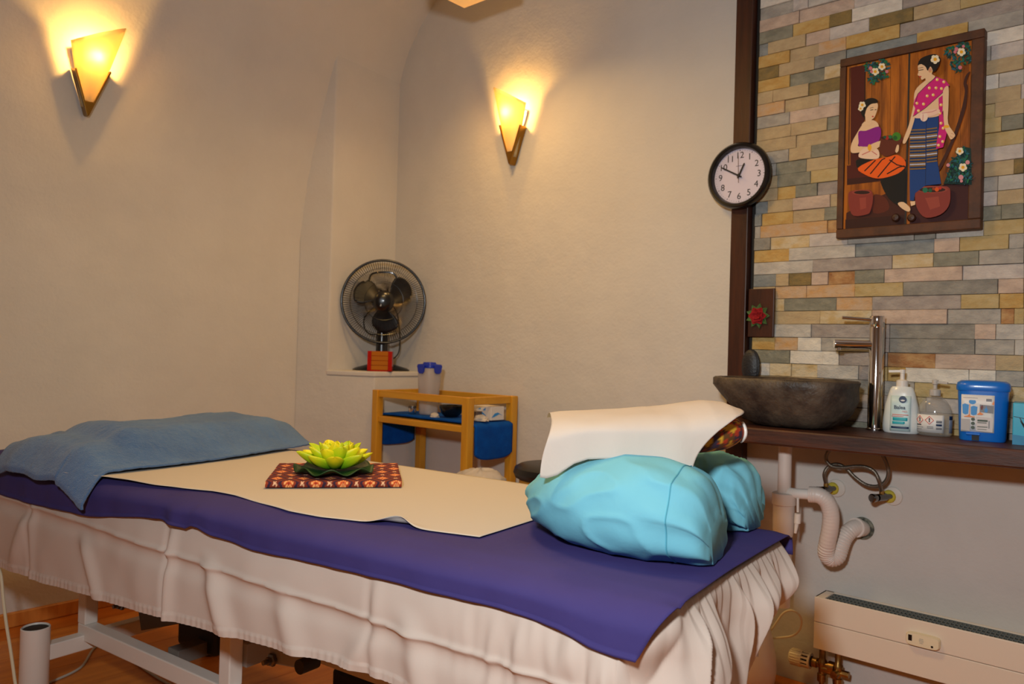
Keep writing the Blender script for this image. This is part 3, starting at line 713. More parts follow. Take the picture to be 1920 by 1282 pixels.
for th0 in (-0.86, -0.22):
    c0 = np.array([cb[0], cb[1], cb[2]]) + fu * (0.0475 * sin(th0)) + fn_ * (0.0344 * cos(th0)) + Z * 0.046
    uu = fu * cos(th0) - fn_ * sin(th0) * 0.72; uu /= np.linalg.norm(uu); nn_ = np.cross(uu, Z)
    m = MB(); r_ = 0.0125
    for k in range(4):
        a0, a1 = k * pi / 2, (k + 1) * pi / 2
        p0, p1 = (r_ * cos(a0), r_ * sin(a0)), (r_ * cos(a1), r_ * sin(a1)); s_ = 0.83
        m.prism([p0, p1, (p1[0] * s_, p1[1] * s_), (p0[0] * s_, p0[1] * s_)], c0 + nn_ * 0.0003, uu, Z, nn_, 0.0003)
    m.build('hazard_diamond', REDI, LB, smooth=False)
    text('hazard_mark', '!', c0 + nn_ * 0.0006, uu, Z, 0.011, INK, LB, bold=0.0008)
for (a0, a1, z0_, z1_, mt) in ((0.15, 0.48, 0.020, 0.026, GREYL), (0.15, 0.48, 0.030, 0.036, NAVY), (0.15, 0.48, 0.039, 0.046, GREYL), (-1.2, -0.75, 0.030, 0.033, INK), (-1.2, -0.6, 0.024, 0.0255, GREYL), (-0.35, 0.0, 0.026, 0.028, GREYL), (-0.35, 0.0, 0.022, 0.024, GREYL), (-1.2, -0.7, 0.018, 0.0195, GREYL)):
    wraplabel(a0, a1, z0_, z1_, mt, LB, 'print_line', 0.0006)

# blue pedal bin
cb = np.array([2.890, -0.112, 0.8805])
BLUEP = mat('blue_plastic', rgb(14, 112, 214), 0.3, coat=0.2)
bu, bn = np.array([0.985, 0.17, 0]), np.array([0.17, -0.985, 0])
t = thing('pedal_bin', 'small bright blue plastic pedal bin with printed label on the counter', 'bin', cb)
m = MB(); m.lathe(cb, [(0, 0), (0.84, 0), (0.87, 0.004), (0.95, 0.135), (0.95, 0.140), (0, 0.140)], 44, ax=bu * 0.066, ay=-bn * 0.058, az=Z, sup=4.5); m.build('bucket', BLUEP, t)
m = MB(); m.lathe(cb + Z * 0.1402, [(0, 0), (0.99, 0), (1.01, 0.004), (1.01, 0.014), (0.97, 0.022), (0.85, 0.027), (0.4, 0.029), (0, 0.0292)], 44, ax=bu * 0.066, ay=-bn * 0.058, az=Z, sup=4.5); m.build('lid', BLUEP, t)
m = MB(); m.obox(cb + bn * 0.052 + Z * 0.020 - bu * 0.022, bu * 0.017, bn * 0.006, Z * 0.003); m.build('pedal', BLUEP, t, smooth=False, bevel=0.001)
m = MB(); m.obox(cb + bn * 0.0505 + Z * 0.009 - bu * 0.016, bu * 0.009, bn * 0.0015, Z * 0.0075); m.build('pedal_slot', BLACKM, t, smooth=False)
def bp(dx, zz, off=0.0): return cb + bu * dx + Z * zz + bn * (0.0495 + 0.0046 * (zz / 0.135) + 0.0012 + off)
LBL = plate(bp(-0.012, 0.077), bu, bn, 0.080, 0.104, WHITEL, t, 'label', d=0.0006, tilt=-0.04)
lx = lambda zx: -0.012 + (zx - 1300) / 360 * 0.080
lz = lambda zy: 0.077 + (612 - zy) / 495 * 0.104
BLUEI = mat('print_blue', rgb(40, 140, 214), 0.4); ORI = mat('print_orange', rgb(232, 130, 40), 0.4)
def pr_poly(pts, mt, nm='print_shape', off=0.0006):
    m = MB(); m.prism([(lx(a), lz(b)) for a, b in pts], cb + bn * (0.0495 + 0.0012 + off + 0.0035), bu, Z, bn, 0.0003); m.build(nm, mt, LBL, smooth=False)
pr_poly([(1132, 500), (1160, 485), (1205, 500), (1198, 620), (1165, 632), (1138, 615)], BLUEI); pr_poly([(1225, 525), (1255, 510), (1298, 522), (1290, 625), (1255, 638), (1228, 625)], BLUEI)
pr_poly([(1242 + 40 * cos(a * pi / 6), 458 + 34 * sin(a * pi / 6)) for a in range(12)], BLUEI)
pr_poly([(1150, 655), (1190, 645), (1210, 625), (1225, 648), (1275, 655), (1270, 664), (1155, 664)], ORI); pr_poly([(1295, 620), (1318, 600), (1322, 580), (1340, 600), (1365, 612), (1350, 628), (1300, 630)], ORI)
pr_poly([(1210, 490), (1218, 490), (1218, 640), (1210, 640)], ORI)
pr_poly([(1322, 490), (1475, 500), (1470, 600), (1322, 590)], GREYL); pr_poly([(1330, 520), (1350, 495), (1362, 520), (1350, 560), (1335, 555)], mat('print_maroon', rgb(110, 50, 50), 0.5), off=0.0008)
pr_poly([(1370, 545), (1385, 540), (1390, 500), (1400, 540), (1410, 545), (1405, 590), (1375, 590)], BLUEI, off=0.0008); pr_poly([(1452, 480), (1475, 430), (1478, 490)], ORI)
pr_poly([(1122, 690), (1220, 690), (1220, 850), (1122, 840)], mat('print_grey', rgb(186, 180, 178), 0.5)); pr_poly([(1285, 650), (1470, 660), (1465, 850), (1285, 840)], mat('print_panel', rgb(214, 206, 206), 0.5))
for yy in (690, 745, 800): pr_poly([(1252 + 22 * cos(a * pi / 5), yy + 22 * sin(a * pi / 5)) for a in range(10)], mat('print_dark', rgb(70, 84, 70), 0.5), off=0.0007)
for (a, b, c_, d_) in ((1300, 690, 1410, 715), (1300, 725, 1400, 735), (1300, 780, 1410, 790), (1300, 815, 1400, 822), (1390, 410, 1450, 445), (1140, 385, 1360, 392), (1140, 404, 1300, 410), (1420, 700, 1432, 800)): pr_poly([(a, b), (c_, b), (c_, d_), (a, d_)], GREYL if b < 500 or a > 1410 else mat('print_dark', rgb(70, 84, 70), 0.5), 'print_line', off=0.0009)

# turquoise box with a hammock picture, cut by the frame edge
q = on_z(1880, 827, 0.88)
t = thing('tissue_box', 'turquoise cardboard box with hammock picture at the right end of counter', 'box', (3.05, -0.14, 0.8805))
bu2 = np.array([0.99, 0.13, 0]); bn2 = np.array([0.13, -0.99, 0]); o_ = np.array([2.972, -0.172, 0.8805])
TURQ = mat('turquoise_print', rgb(36, 166, 206), 0.35, col2=rgb(64, 184, 214), nscale=5)
m = MB(); m.obox(o_ + bu2 * 0.115 - bn2 * 0.055 + Z * 0.0565, bu2 * 0.115, bn2 * 0.055, Z * 0.0565); m.build('carton', TURQ, t, smooth=False, bevel=0.002)
PIC = mat('hammock_ink', rgb(30, 44, 50), 0.5)
def bx2(pts, mt, nm): m = MB(); m.prism(pts, o_ + bn2 * 0.0003, bu2, Z, bn2, 0.0003); return m.build(nm, mt, t, smooth=False)
pa = spline([(0.002, 0.076), (0.02, 0.073), (0.05, 0.068), (0.09, 0.07), (0.16, 0.09)], 5)
bx2([(p[0], p[1] + 0.0008) for p in pa] + [(p[0], p[1] - 0.0008) for p in pa[::-1]], PIC, 'hammock_rope')
bx2([(0.016, 0.066), (0.026, 0.058), (0.05, 0.052), (0.10, 0.05), (0.15, 0.06), (0.16, 0.05), (0.13, 0.028), (0.08, 0.022), (0.045, 0.028), (0.028, 0.042)], PIC, 'hammock')
bx2([(0.015, 0.074), (0.017, 0.074), (0.028, 0.052), (0.024, 0.050)], PIC, 'hammock_rope')
bx2([(0.0, 0.0), (0.228, 0.0), (0.228, 0.030), (0.11, 0.017), (0.0, 0.027)], mat('sea_print', rgb(20, 120, 170), 0.4, col2=rgb(30, 140, 186), nscale=30), 'printed_sea')

# ------------------------------------------------------------------ plumbing under the counter
PLUMB = mat('white_pvc', rgb(226, 214, 204), 0.4)
pc = np.array([2.352, -0.19, 0])
t = thing('drain_trap', 'white plastic drain pipe with corrugated trap below the counter', 'drain pipe', (pc[0], pc[1], 0.30))
m = MB(); m.lathe(pc, [(0, 0.65), (0.021, 0.65), (0.021, 0.829), (0, 0.829)], 24); m.build('vertical_pipe', PLUMB, t)
m = MB(); m.lathe(pc, [(0, 0.30), (0.026, 0.30), (0.028, 0.52), (0.0325, 0.545), (0.0335, 0.585), (0.0335, 0.625), (0.037, 0.627), (0.037, 0.662), (0.034, 0.664), (0.0225, 0.665), (0, 0.665)], 28); m.build('trap_cup', PLUMB, t)
def pp(zx, zy, y): return on_y(1420 + zx * .1873, 840 + zy * .1873, y)
a = pp(395, 455, -0.19); b = pp(515, 462, -0.185); b2 = pp(560, 470, -0.182)
m = MB(); m.tube([pc + Z * a[2], a, b], 0.0165, 16); m.tube([b, b2], 0.0205, 16); m.build('outlet_branch', WHITE_PL, t)
path = spline([pp(520, 462, -0.185), pp(620, 475, -0.18), pp(700, 540, -0.17), pp(735, 660, -0.16), pp(728, 800, -0.15), pp(700, 950, -0.135), pp(690, 1050, -0.12), pp(735, 1105, -0.105), pp(800, 1080, -0.095), pp(835, 980, -0.085), pp(880, 880, -0.07), pp(950, 810, -0.05), pp(1010, 790, -0.03)], 14)
n_ = len(path)
m = MB(); m.tube(path, [0.0255 + 0.0011 * sin(i * 1.9) * (1 if 70 < i < n_ - 20 else 0.35) for i in range(n_)], 20); m.build('corrugated_tube', PLUMB, t)
e0 = pp(985, 795, -0.04); e1 = pp(1055, 800, 0.0)
m = MB(); m.tube([path[-1] + Y * -0.01, np.array([e1[0], -0.012, e1[2]]), np.array([e1[0], 0.0, e1[2]])], 0.025, 20); m.tube([e0 + (e0 - e1) * 0.05, e0 + (e1 - e0) * 0.2], 0.031, 22); m.build('wall_outlet', PLUMB, t)
m = MB(); m.lathe((e1[0], 0, e1[2]), [(0, 0.0), (0.036, 0.0), (0.036, 0.006), (0.029, 0.008), (0.026, 0.004), (0, 0.004)], 24, **ax); m.build('wall_flange', mat('dark_gap', rgb(56, 58, 50), 0.7, col2=rgb(160, 160, 140), nscale=40), t)
a = pp(405, 500, -0.20); b = pp(398, 690, -0.2); c_ = pp(380, 850, -0.2)
m = MB(); m.tube([a, pp(405, 640, -0.2)], 0.004, 8); m.tube([pp(405, 655, -0.2), pp(400, 750, -0.2)], 0.010, 12); m.tube([pp(395, 750, -0.2), c_], [0.007, 0.004], 10); m.build('overflow_clip', WHITE_PL, t)
# angle valves and braided hoses
BRAID = mat('braided_steel', rgb(128, 120, 108), 0.4, 0.85, bump=[(300, 0.6, 0.002)])
ROS = mat('rosette', rgb(214, 206, 196), 0.35); FOAM = mat('yellow_foam', rgb(196, 178, 60), 0.9, bump=[(60, 0.6, 0.004)])
DCH = mat('dark_chrome', rgb(110, 108, 106), 0.2, 1.0)
def valve(rx, ry, vx, vy, hose, label):
    r0 = pp(rx, ry, -0.002); v0 = pp(vx, vy, -0.105)
    t = thing('angle_valve', label, 'valve', (r0[0], 0, r0[2]))
    m = MB(); m.lathe((r0[0], -0.001, r0[2]), [(0, 0), (0.030, 0), (0.028, 0.004), (0.012, 0.007), (0, 0.007)], 24, **ax); m.build('rosette', ROS, t)
    m = MB(); fo = pp(rx - 40, ry + 5, -0.012); m.lathe((fo[0], -0.006, fo[2]), [(0, 0), (0.021, 0), (0.019, 0.008), (0.010, 0.014), (0, 0.014)], 14, **ax); m.build('foam_seal', FOAM, t)
    a = np.array([r0[0], -0.004, r0[2]]); mid = a + (v0 - a) * 0.6
    m = MB(); m.tube([a, mid], 0.0085, 14); m.tube([a + (v0 - a) * 0.35, a + (v0 - a) * 0.75], 0.0115, 14); m.build('valve_body', DCH, t)
    m = MB(); m.tube([a + (v0 - a) * 0.78, a + (v0 - a) * 0.85, v0, v0 + (v0 - a) * 0.03], [0.008, 0.0125, 0.0135, 0.010], 14); m.build('valve_knob', DCH, t)
    st = a + (v0 - a) * 0.55
    m = MB(); m.tube([st, st + Z * 0.022], 0.0075, 8); m.build('compression_nut', BRASS_PIPE, t, smooth=False)
    hp = [st + Z * 0.018] + [pp(x_, y_, d_) for x_, y_, d_ in hose]
    hp = [q_ for q_ in spline(hp, 8) if q_[2] < 0.823]
    m = MB(); m.tube(hp, 0.0058, 10); m.build('braided_hose', BRAID, t)
valve(790, 400, 600, 425, [(670, 260, -0.075), (715, 185, -0.072), (800, 160, -0.07), (885, 200, -0.068), (975, 290, -0.066), (1085, 365, -0.066), (1200, 382, -0.068), (1285, 330, -0.07), (1312, 235, -0.075), (1285, 130, -0.08), (1240, 40, -0.085), (1215, -60, -0.085)], 'chrome angle valve with braided hose, beside the white drain pipe')
valve(1355, 480, 1150, 500, [(1218, 330, -0.085), (1175, 240, -0.088), (1090, 190, -0.09), (980, 182, -0.09), (850, 196, -0.09), (745, 180, -0.09), (690, 120, -0.09), (700, 50, -0.09), (750, -10, -0.09), (790, -60, -0.09)], 'chrome angle valve with braided hose, furthest from the drain pipe')

# ------------------------------------------------------------------ radiator
RADW = mat('radiator_enamel', rgb(228, 214, 196), 0.4)
t = thing('radiator', 'low cream wall radiator with dark top grille under the counter', 'radiator', (2.9, -0.06, 0.165))
rx0, rx1, rz0, rz1 = 2.428, 3.5, 0.166, 0.331
m = MB(); m.box((rx0, -0.112, rz0), (rx1, -0.104, (rz0 + rz1) / 2 + 0.002)); m.build('front_panel', RADW, t, smooth=False, bevel=0.002)
m = MB(); m.box((rx0, -0.112, (rz0 + rz1) / 2 + 0.0035), (rx1, -0.104, rz1)); m.build('front_panel', RADW, t, smooth=False, bevel=0.002)
m = MB(); m.box((rx0, -0.104, rz0), (rx0 + 0.006, -0.012, rz1)); m.box((rx0, -0.104, rz1 - 0.006), (rx0 + 0.030, -0.012, rz1)); m.build('end_panel', RADW, t, smooth=False, bevel=0.001)
m = MB(); m.box((rx0 + 0.006, -0.020, rz0), (rx1, -0.012, rz1)); m.build('back_panel', RADW, t, smooth=False)
GR = mat('grille_grey', rgb(92, 96, 94), 0.5)
m = MB(); m.box((rx0 + 0.03, -0.103, rz0 + 0.06), (rx1, -0.022, rz1 - 0.02), 1)
x = rx0 + 0.034
while x < rx1: m.box((x, -0.103, rz1 - 0.02), (x + 0.003, -0.022, rz1 - 0.004)); x += 0.0115
for yy in (-0.100, -0.074, -0.048, -0.026): m.box((rx0 + 0.03, yy, rz1 - 0.008), (rx1, yy + 0.003, rz1 - 0.003))
m.build('top_grille', [GR, BLACKM], t, smooth=False)
m = MB(); m.box((2.70, -0.02, rz0 + 0.03), (2.74, 0.0, rz1 - 0.03)); m.box((3.2, -0.02, rz0 + 0.03), (3.24, 0.0, rz1 - 0.03)); m.build('wall_bracket', STEEL, t, smooth=False)
a = on_y(1700, 1195, -0.115); b = on_y(1764, 1205, -0.115); hx = (a[0] + b[0]) / 2; hz = on_y(1732, 1200, -0.115)[2]
t = thing('heat_meter', 'small cream heat cost meter clipped to the radiator front', 'meter', (hx, -0.112, hz))
m = MB(); L = (b[0] - a[0]) / 2
m.lathe((hx, -0.1125, hz), [(0, 0), (1.0, 0), (1.0, 0.012), (0.94, 0.018), (0, 0.0185)], 40, ax=X * L * 1.0, ay=Z * 0.0185, az=-Y, sup=5); m.build('housing', CREAM_PL, t, angle=50)
m = MB(); m.box((hx - L * 0.82, -0.1316, hz - 0.005), (hx - L * 0.60, -0.1306, hz + 0.012)); m.build('display', BLACK, t, smooth=False)
m = MB(); m.lathe((hx + L * 0.58, -0.1308, hz - 0.009), [(0, 0), (0.0034, 0), (0.003, 0.001), (0, 0.001)], 12, **ax); m.build('button', BLACK, t)
m = MB()
for i, (w_, z_) in enumerate(((0.010, 0.006), (0.013, 0.002), (0.012, -0.002), (0.009, -0.006))): m.box((hx - w_ / 2 - 0.002, -0.1313, hz + z_ - 0.0005), (hx + w_ / 2 - 0.002, -0.1308, hz + z_ + 0.0005))
m.build('fine_print', GREYL, t, smooth=False)
# thermostat and brass fittings
a = on_y(1482, 1226, -0.075); b = on_y(1524, 1230, -0.075)
t = thing('radiator_thermostat', 'cream thermostat head on brass valve at the radiator end', 'thermostat', (b[0], -0.075, b[2]))
zc = a[2] - 0.004; xa = a[0]; xb = b[0]
def xl_lathe(m, x_, prof_, seg_=24, zc_=None): m.lathe((x_, -0.075, zc if zc_ is None else zc_), prof_, seg_, ax=Y, ay=Z, az=X)
m = MB(); xl_lathe(m, xa, [(0, 0), (0.021, 0.0), (0.025, 0.004), (0.0265, 0.035), (0.0265, 0.042), (0, 0.042)], 28)
for k in range(20):
    an = k * pi / 10; d = Y * cos(an) + Z * sin(an); sd = -Y * sin(an) + Z * cos(an)
    m.obox(np.array([xa + 0.022, -0.075, zc]) + d * 0.0262, X * 0.016, sd * 0.0015, d * 0.0012)
m.build('thermostat_head', CREAM_PL, t)
m = MB()
for k in range(12):
    an = k * pi / 6; d = Y * cos(an) + Z * sin(an); sd = -Y * sin(an) + Z * cos(an)
    m.obox(np.array([xa + 0.053, -0.075, zc]) + d * 0.0235, X * 0.012, sd * 0.0032, d * 0.002)
xl_lathe(m, xa + 0.063, [(0.0, 0), (0.0255, 0), (0.0255, 0.006), (0, 0.006)]); m.build('slotted_collar', CREAM_PL, t, smooth=False)
m = MB(); xl_lathe(m, xa + 0.042, [(0, 0), (0.017, 0), (0.017, 0.030), (0, 0.030)]); m.build('inner_sleeve', BLACKM, t)
m = MB(); xl_lathe(m, xa + 0.069, [(0, 0), (0.014, 0), (0.016, 0.006), (0.016, 0.020), (0.012, 0.022), (0.012, 0.055), (0.018, 0.057), (0.018, 0.075), (0, 0.075)], 12); 
m.build('valve_union', BRASS_PIPE, t)
vx = xa + 0.105
m = MB()
for dx in (0.0, 0.050):
    m.lathe((vx + dx, -0.075, 0.0), [(0, 0.0), (0.008, 0.0), (0.008, zc - 0.055), (0.015, zc - 0.053), (0.015, zc - 0.03), (0.011, zc - 0.028), (0.012, zc - 0.005 - dx * 0.4), (0.016, zc), (0.016, zc + 0.012), (0.010, zc + 0.02), (0.010, zc + 0.055), (0, zc + 0.055)], 12)
m.tube([(vx, -0.075, zc - 0.012), (vx + 0.05, -0.075, zc - 0.012)], 0.014, 10); m.tube([(vx + 0.05, -0.085, zc - 0.01), (vx + 0.05, -0.115, zc - 0.01)], 0.012, 8); m.tube([(vx + 0.05, -0.075, zc - 0.01), (vx + 0.085, -0.075, zc - 0.01)], 0.011, 8)
m.build('pipe_fittings', BRASS_PIPE, t)

# ------------------------------------------------------------------ white canister with cable behind the bed
cc = np.array([2.215, -0.20, 0.001])
t = thing('humidifier', 'white rounded plastic humidifier with cable on the floor behind bed', 'humidifier', cc)
m = MB(); m.lathe(cc, [(0, 0), (0.075, 0.0), (0.098, 0.008), (0.116, 0.035), (0.121, 0.075), (0.118, 0.12), (0.106, 0.18), (0.090, 0.235), (0.070, 0.275), (0.04, 0.295), (0, 0.30)], 36); m.build('tank', mat('white_gloss', rgb(230, 218, 204), 0.3, coat=0.2), t)
pts = [(1432, 1189), (1446, 1180), (1457, 1165), (1468, 1150), (1482, 1144), (1497, 1150), (1503, 1165), (1498, 1182), (1484, 1192), (1462, 1195), (1450, 1196)]
m = MB(); m.tube(spline([on_y(x_, y_, -0.10 + 0.0005 * i) for i, (x_, y_) in enumerate(pts)], 6), 0.0035, 8); m.build('cable', CREAM_PL, t)

# ------------------------------------------------------------------ massage table
TOPZ = 0.73
t = thing('massage_table', 'white steel framed massage table under the sheets', 'massage table', B(-1.6, 1.44, 0.0))
TABLE = t
def bbox(e0, e1, p0, p1, z0_, z1_, mi=0, m=None):
    return m.obox(B((e0 + e1) / 2, (p0 + p1) / 2, (z0_ + z1_) / 2), EA * (e1 - e0) / 2, PA * (p1 - p0) / 2, Z * (z1_ - z0_) / 2, mi)
m = MB(); m.prism([(-2.66, 1.115), (-0.50, 1.115), (-0.50, 1.655), (-1.15, 1.775), (-2.66, 1.775)], B(0, 0, 0.655), EA, PA, Z, 0.061); m.build('mattress', mat('vinyl_cream', rgb(200, 186, 164), 0.5), t, bevel=0.02)
m = MB(); bbox(-2.55, -0.6, 1.18, 1.60, 0.60, 0.652, m=m); m.build('top_frame', WHITE_METAL, t, smooth=False, bevel=0.004)
PR = 1.25
eU1, _ = on_p(165, 1150, PR); eU2, _ = on_p(434, 1210, PR)
DARKST = mat('dark_grey_steel', rgb(104, 98, 92), 0.5)  # dark grey metal of the lifting parts
for pr_ in (PR, 1.58):
    m = MB(); bbox(eU1 - 0.02, -0.75, pr_ - 0.02, pr_ + 0.02, 0.178, 0.226, m=m); m.build('base_rail', WHITE_METAL, t, smooth=False, bevel=0.003)
    for eu in (eU1, eU2, -0.85):
        m = MB(); bbox(eu - 0.022, eu + 0.022, pr_ - 0.02, pr_ + 0.02, 0.226, 0.60, m=m); m.build('upright', WHITE_METAL, t, smooth=False, bevel=0.003)
for eu in (eU1, -0.80):
    m = MB(); bbox(eu - 0.02, eu + 0.02, 1.085, 1.70, 0.150, 0.196, m=m); m.build('cross_foot', WHITE_METAL, t, smooth=False, bevel=0.003)
    for pq in (1.10, 1.69):
        c0 = B(eu, pq, 0)
        m = MB(); m.lathe(c0, [(0, 0.02), (0.037, 0.02), (0.0385, 0.024), (0.0385, 0.252), (0.036, 0.254), (0.034, 0.247), (0, 0.246)], 30); ft = m.build('foot_tube', WHITE_METAL, t)
        m = MB(); m.lathe(c0, [(0, 0.2465), (0.0335, 0.2465), (0.0335, 0.249), (0, 0.249)], 24); m.build('end_cap', BLACKM, ft)
        m = MB(); m.lathe(c0, [(0, 0.0005), (0.034, 0.0005), (0.036, 0.004), (0.030, 0.02), (0, 0.02)], 24); m.build('rubber_foot', BLACKM, ft)
# lifting mechanism
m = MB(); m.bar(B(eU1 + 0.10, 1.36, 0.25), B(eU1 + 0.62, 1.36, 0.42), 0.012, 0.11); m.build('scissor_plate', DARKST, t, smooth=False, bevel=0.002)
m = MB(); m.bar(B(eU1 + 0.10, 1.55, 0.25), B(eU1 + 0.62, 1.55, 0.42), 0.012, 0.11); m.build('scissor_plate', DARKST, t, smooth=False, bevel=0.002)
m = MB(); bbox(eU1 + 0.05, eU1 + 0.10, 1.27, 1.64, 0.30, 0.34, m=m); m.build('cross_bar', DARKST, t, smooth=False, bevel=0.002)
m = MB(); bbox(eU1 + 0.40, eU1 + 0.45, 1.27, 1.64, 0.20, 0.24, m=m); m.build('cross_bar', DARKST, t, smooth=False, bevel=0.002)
m = MB(); bbox(eU1 + 0.70, eU1 + 0.75, 1.27, 1.64, 0.27, 0.33, m=m); m.build('cross_bar', GREY_METAL, t, smooth=False, bevel=0.002)
a = B(eU1 + 0.36, 1.44, 0.25); b = B(eU1 + 0.95, 1.44, 0.33)
m = MB(); m.tube([a, a + (b - a) * 0.55], 0.030, 18); m.tube([a + (b - a) * 0.55, b], 0.018, 14); m.build('actuator', GREY_METAL, t)
m = MB(); bbox(eU1 + 0.30, eU1 + 0.48, 1.36, 1.52, 0.20, 0.32, m=m); m.build('motor_box', BLACKM, t, smooth=False, bevel=0.01)
for (px_, py_, pq) in ((230, 1133, 1.30), (512, 1236, 1.25)):
    ee, zz = on_p(px_, py_, pq)
    m = MB(); m.lathe(B(ee, pq, zz), [(0, 0), (0.016, 0), (0.016, 0.008), (0.010, 0.010), (0.010, 0.018), (0, 0.019)], 6, ax=EA, ay=Z, az=-PA); m.lathe(B(ee, pq, zz), [(0, 0.0), (0.006, 0), (0.006, 0.03), (0, 0.03)], 10, ax=EA, ay=Z, az=-PA); m.build('bolt', STEEL, t, smooth=False)
    m = MB(); m.bar(B(ee - 0.02, pq + 0.008, zz + 0.01), B(ee + 0.13, pq + 0.008, zz + 0.03), 0.012, 0.05); m.build('hinge_plate', GREY_METAL, t, smooth=False, bevel=0.004)
ee, zz = on_p(580, 1243, 1.25)
m = MB(); m.lathe(B(ee, 1.27, zz), [(0, 0), (0.017, 0), (0.017, 0.05), (0, 0.05)], 16, ax=EA, ay=Z, az=-PA); m.build('rubber_stop', BLACKM, t)
# cables and pedal
q0 = on_z(198, 1208, 0.004); q1 = on_z(90, 1281, 0.004); qm = on_z(150, 1252, 0.004)
m = MB(); m.tube(spline([B(eU1 + 0.5, 1.6, 0.004), B(eU1 + 0.2, 1.45, 0.004), q0, qm, q1, q1 + (q1 - qm) * 1.5, q1 + (q1 - qm) * 2.4 + X * 0.2], 8), 0.004, 8)
tag(m.build('floor_cable', mat('grey_cable', rgb(186, 184, 176), 0.5), loc=q0), 'thin grey cable lying on the wooden floor under the massage table', 'cable')
pts = [(-6, 1040), (2, 1080), (6, 1120), (12, 1170), (20, 1220), (27, 1270), (32, 1310)]
P3 = []
for x_, y_ in pts:
    ee, zz = on_p(x_, y_, 1.06); P3.append(B(ee, 1.06, zz))
P3.append(P3[-1] * np.array([1, 1, 0]) + np.array([0.03, -0.02, 0.004])); P3.append(P3[-1] + np.array([0.2, -0.1, 0]))
P3 = [P3[0] + Z * 0.06 + PA * 0.05] + P3
m = MB(); m.tube(spline(P3, 8), 0.0045, 8); tag(m.build('hanging_cable', mat('ivory_cable', rgb(226, 214, 180), 0.45), loc=P3[-1]), 'ivory cable hanging from the table down to the floor at far left', 'cable')
q = on_z(690, 1262, 0.10)
t = thing('foot_pedal', 'black foot pedal on the floor beneath the massage table', 'pedal', (q[0], q[1] + 0.03, 0.0005))
m = MB(); m.obox((q[0], q[1] + 0.03, 0.05), EA * 0.12, PA * 0.07, Z * 0.0495); m.build('housing', BLACKM, t, smooth=False, bevel=0.012)
m = MB(); m.obox((q[0], q[1] + 0.0, 0.108), EA * 0.10, PA * 0.04, Z * 0.008); m.build('treadle', BLACK, t, smooth=False, bevel=0.004)

# ------------------------------------------------------------------ white sheet with skirt
E0, E1, P0, P1 = -2.74, -0.472, 1.085, 1.80
def far_taper(e, p): return p - 0.115 * sstep(-1.15, -0.55, e) * max(0, (p - 1.2) / 0.6)
rc = 0.05
perim = []     # (e, p, ne, np, side, s)
def add_line(a, b, n, side, k):
    L = math.hypot(b[0] - a[0], b[1] - a[1])
    for i in range(k): perim.append((a[0] + (b[0] - a[0]) * i / k, a[1] + (b[1] - a[1]) * i / k, n[0], n[1], side))
def add_arc(c_, a0, a1, k, side):
    for i in range(k):
        a = a0 + (a1 - a0) * i / k; perim.append((c_[0] + rc * cos(a), c_[1] + rc * sin(a), cos(a), sin(a), side))
add_line((E0 + rc, P0), (E1 - rc, P0), (0, -1), 'near', 420)
add_arc((E1 - rc, P0 + rc), -pi / 2, 0, 26, 'corner')
add_line((E1, P0 + rc), (E1, P1 - rc), (1, 0), 'end', 420)
add_arc((E1 - rc, P1 - rc), 0, pi / 2, 14, 'corner2')
add_line((E1 - rc, P1), (E0 + rc, P1), (0, 1), 'far', 120)
add_arc((E0 + rc, P1 - rc), pi / 2, pi, 6, 'far')
add_line((E0, P1 - rc), (E0, P0 + rc), (-1, 0), 'left', 40)
add_arc((E0 + rc, P0 + rc), pi, 1.5 * pi, 6, 'left')
NP_ = len(perim)
def hem_z(e, p, side):
    if side == 'near': return interp(e, [(-2.7, 0.41), (-2.3, 0.415), (-1.6, 0.455), (-1.1, 0.487), (-0.5, 0.48)])
    if side in ('end', 'corner', 'corner2'): return interp(p, [(1.08, 0.445), (1.4, 0.455), (1.8, 0.49)])
    return 0.45
rows = [-0.16, -0.10, -0.05, -0.02] + [0.0, 0.012, 0.026, 0.045] + list(np.linspace(0.06, 1.0, 64))
def crease(x, c_, w_): return math.exp(-((x - c_) / w_) ** 2)
eC1, _ = on_p(322, 1080, 1.07); eC2, _ = on_p(700, 1190, 1.07); eC0, _ = on_p(65, 1000, 1.07)
def pleatwave(s, f, ph):
    v_ = s * f + ph; v_ += 0.5 * nz(s * 9, ph); fr = v_ - math.floor(v_)
    return (fr / 0.68 if fr < 0.68 else (1 - fr) / 0.32)
sv = []
perim = [(e, far_taper(e, p), ne, np_, sd_) for (e, p, ne, np_, sd_) in perim]
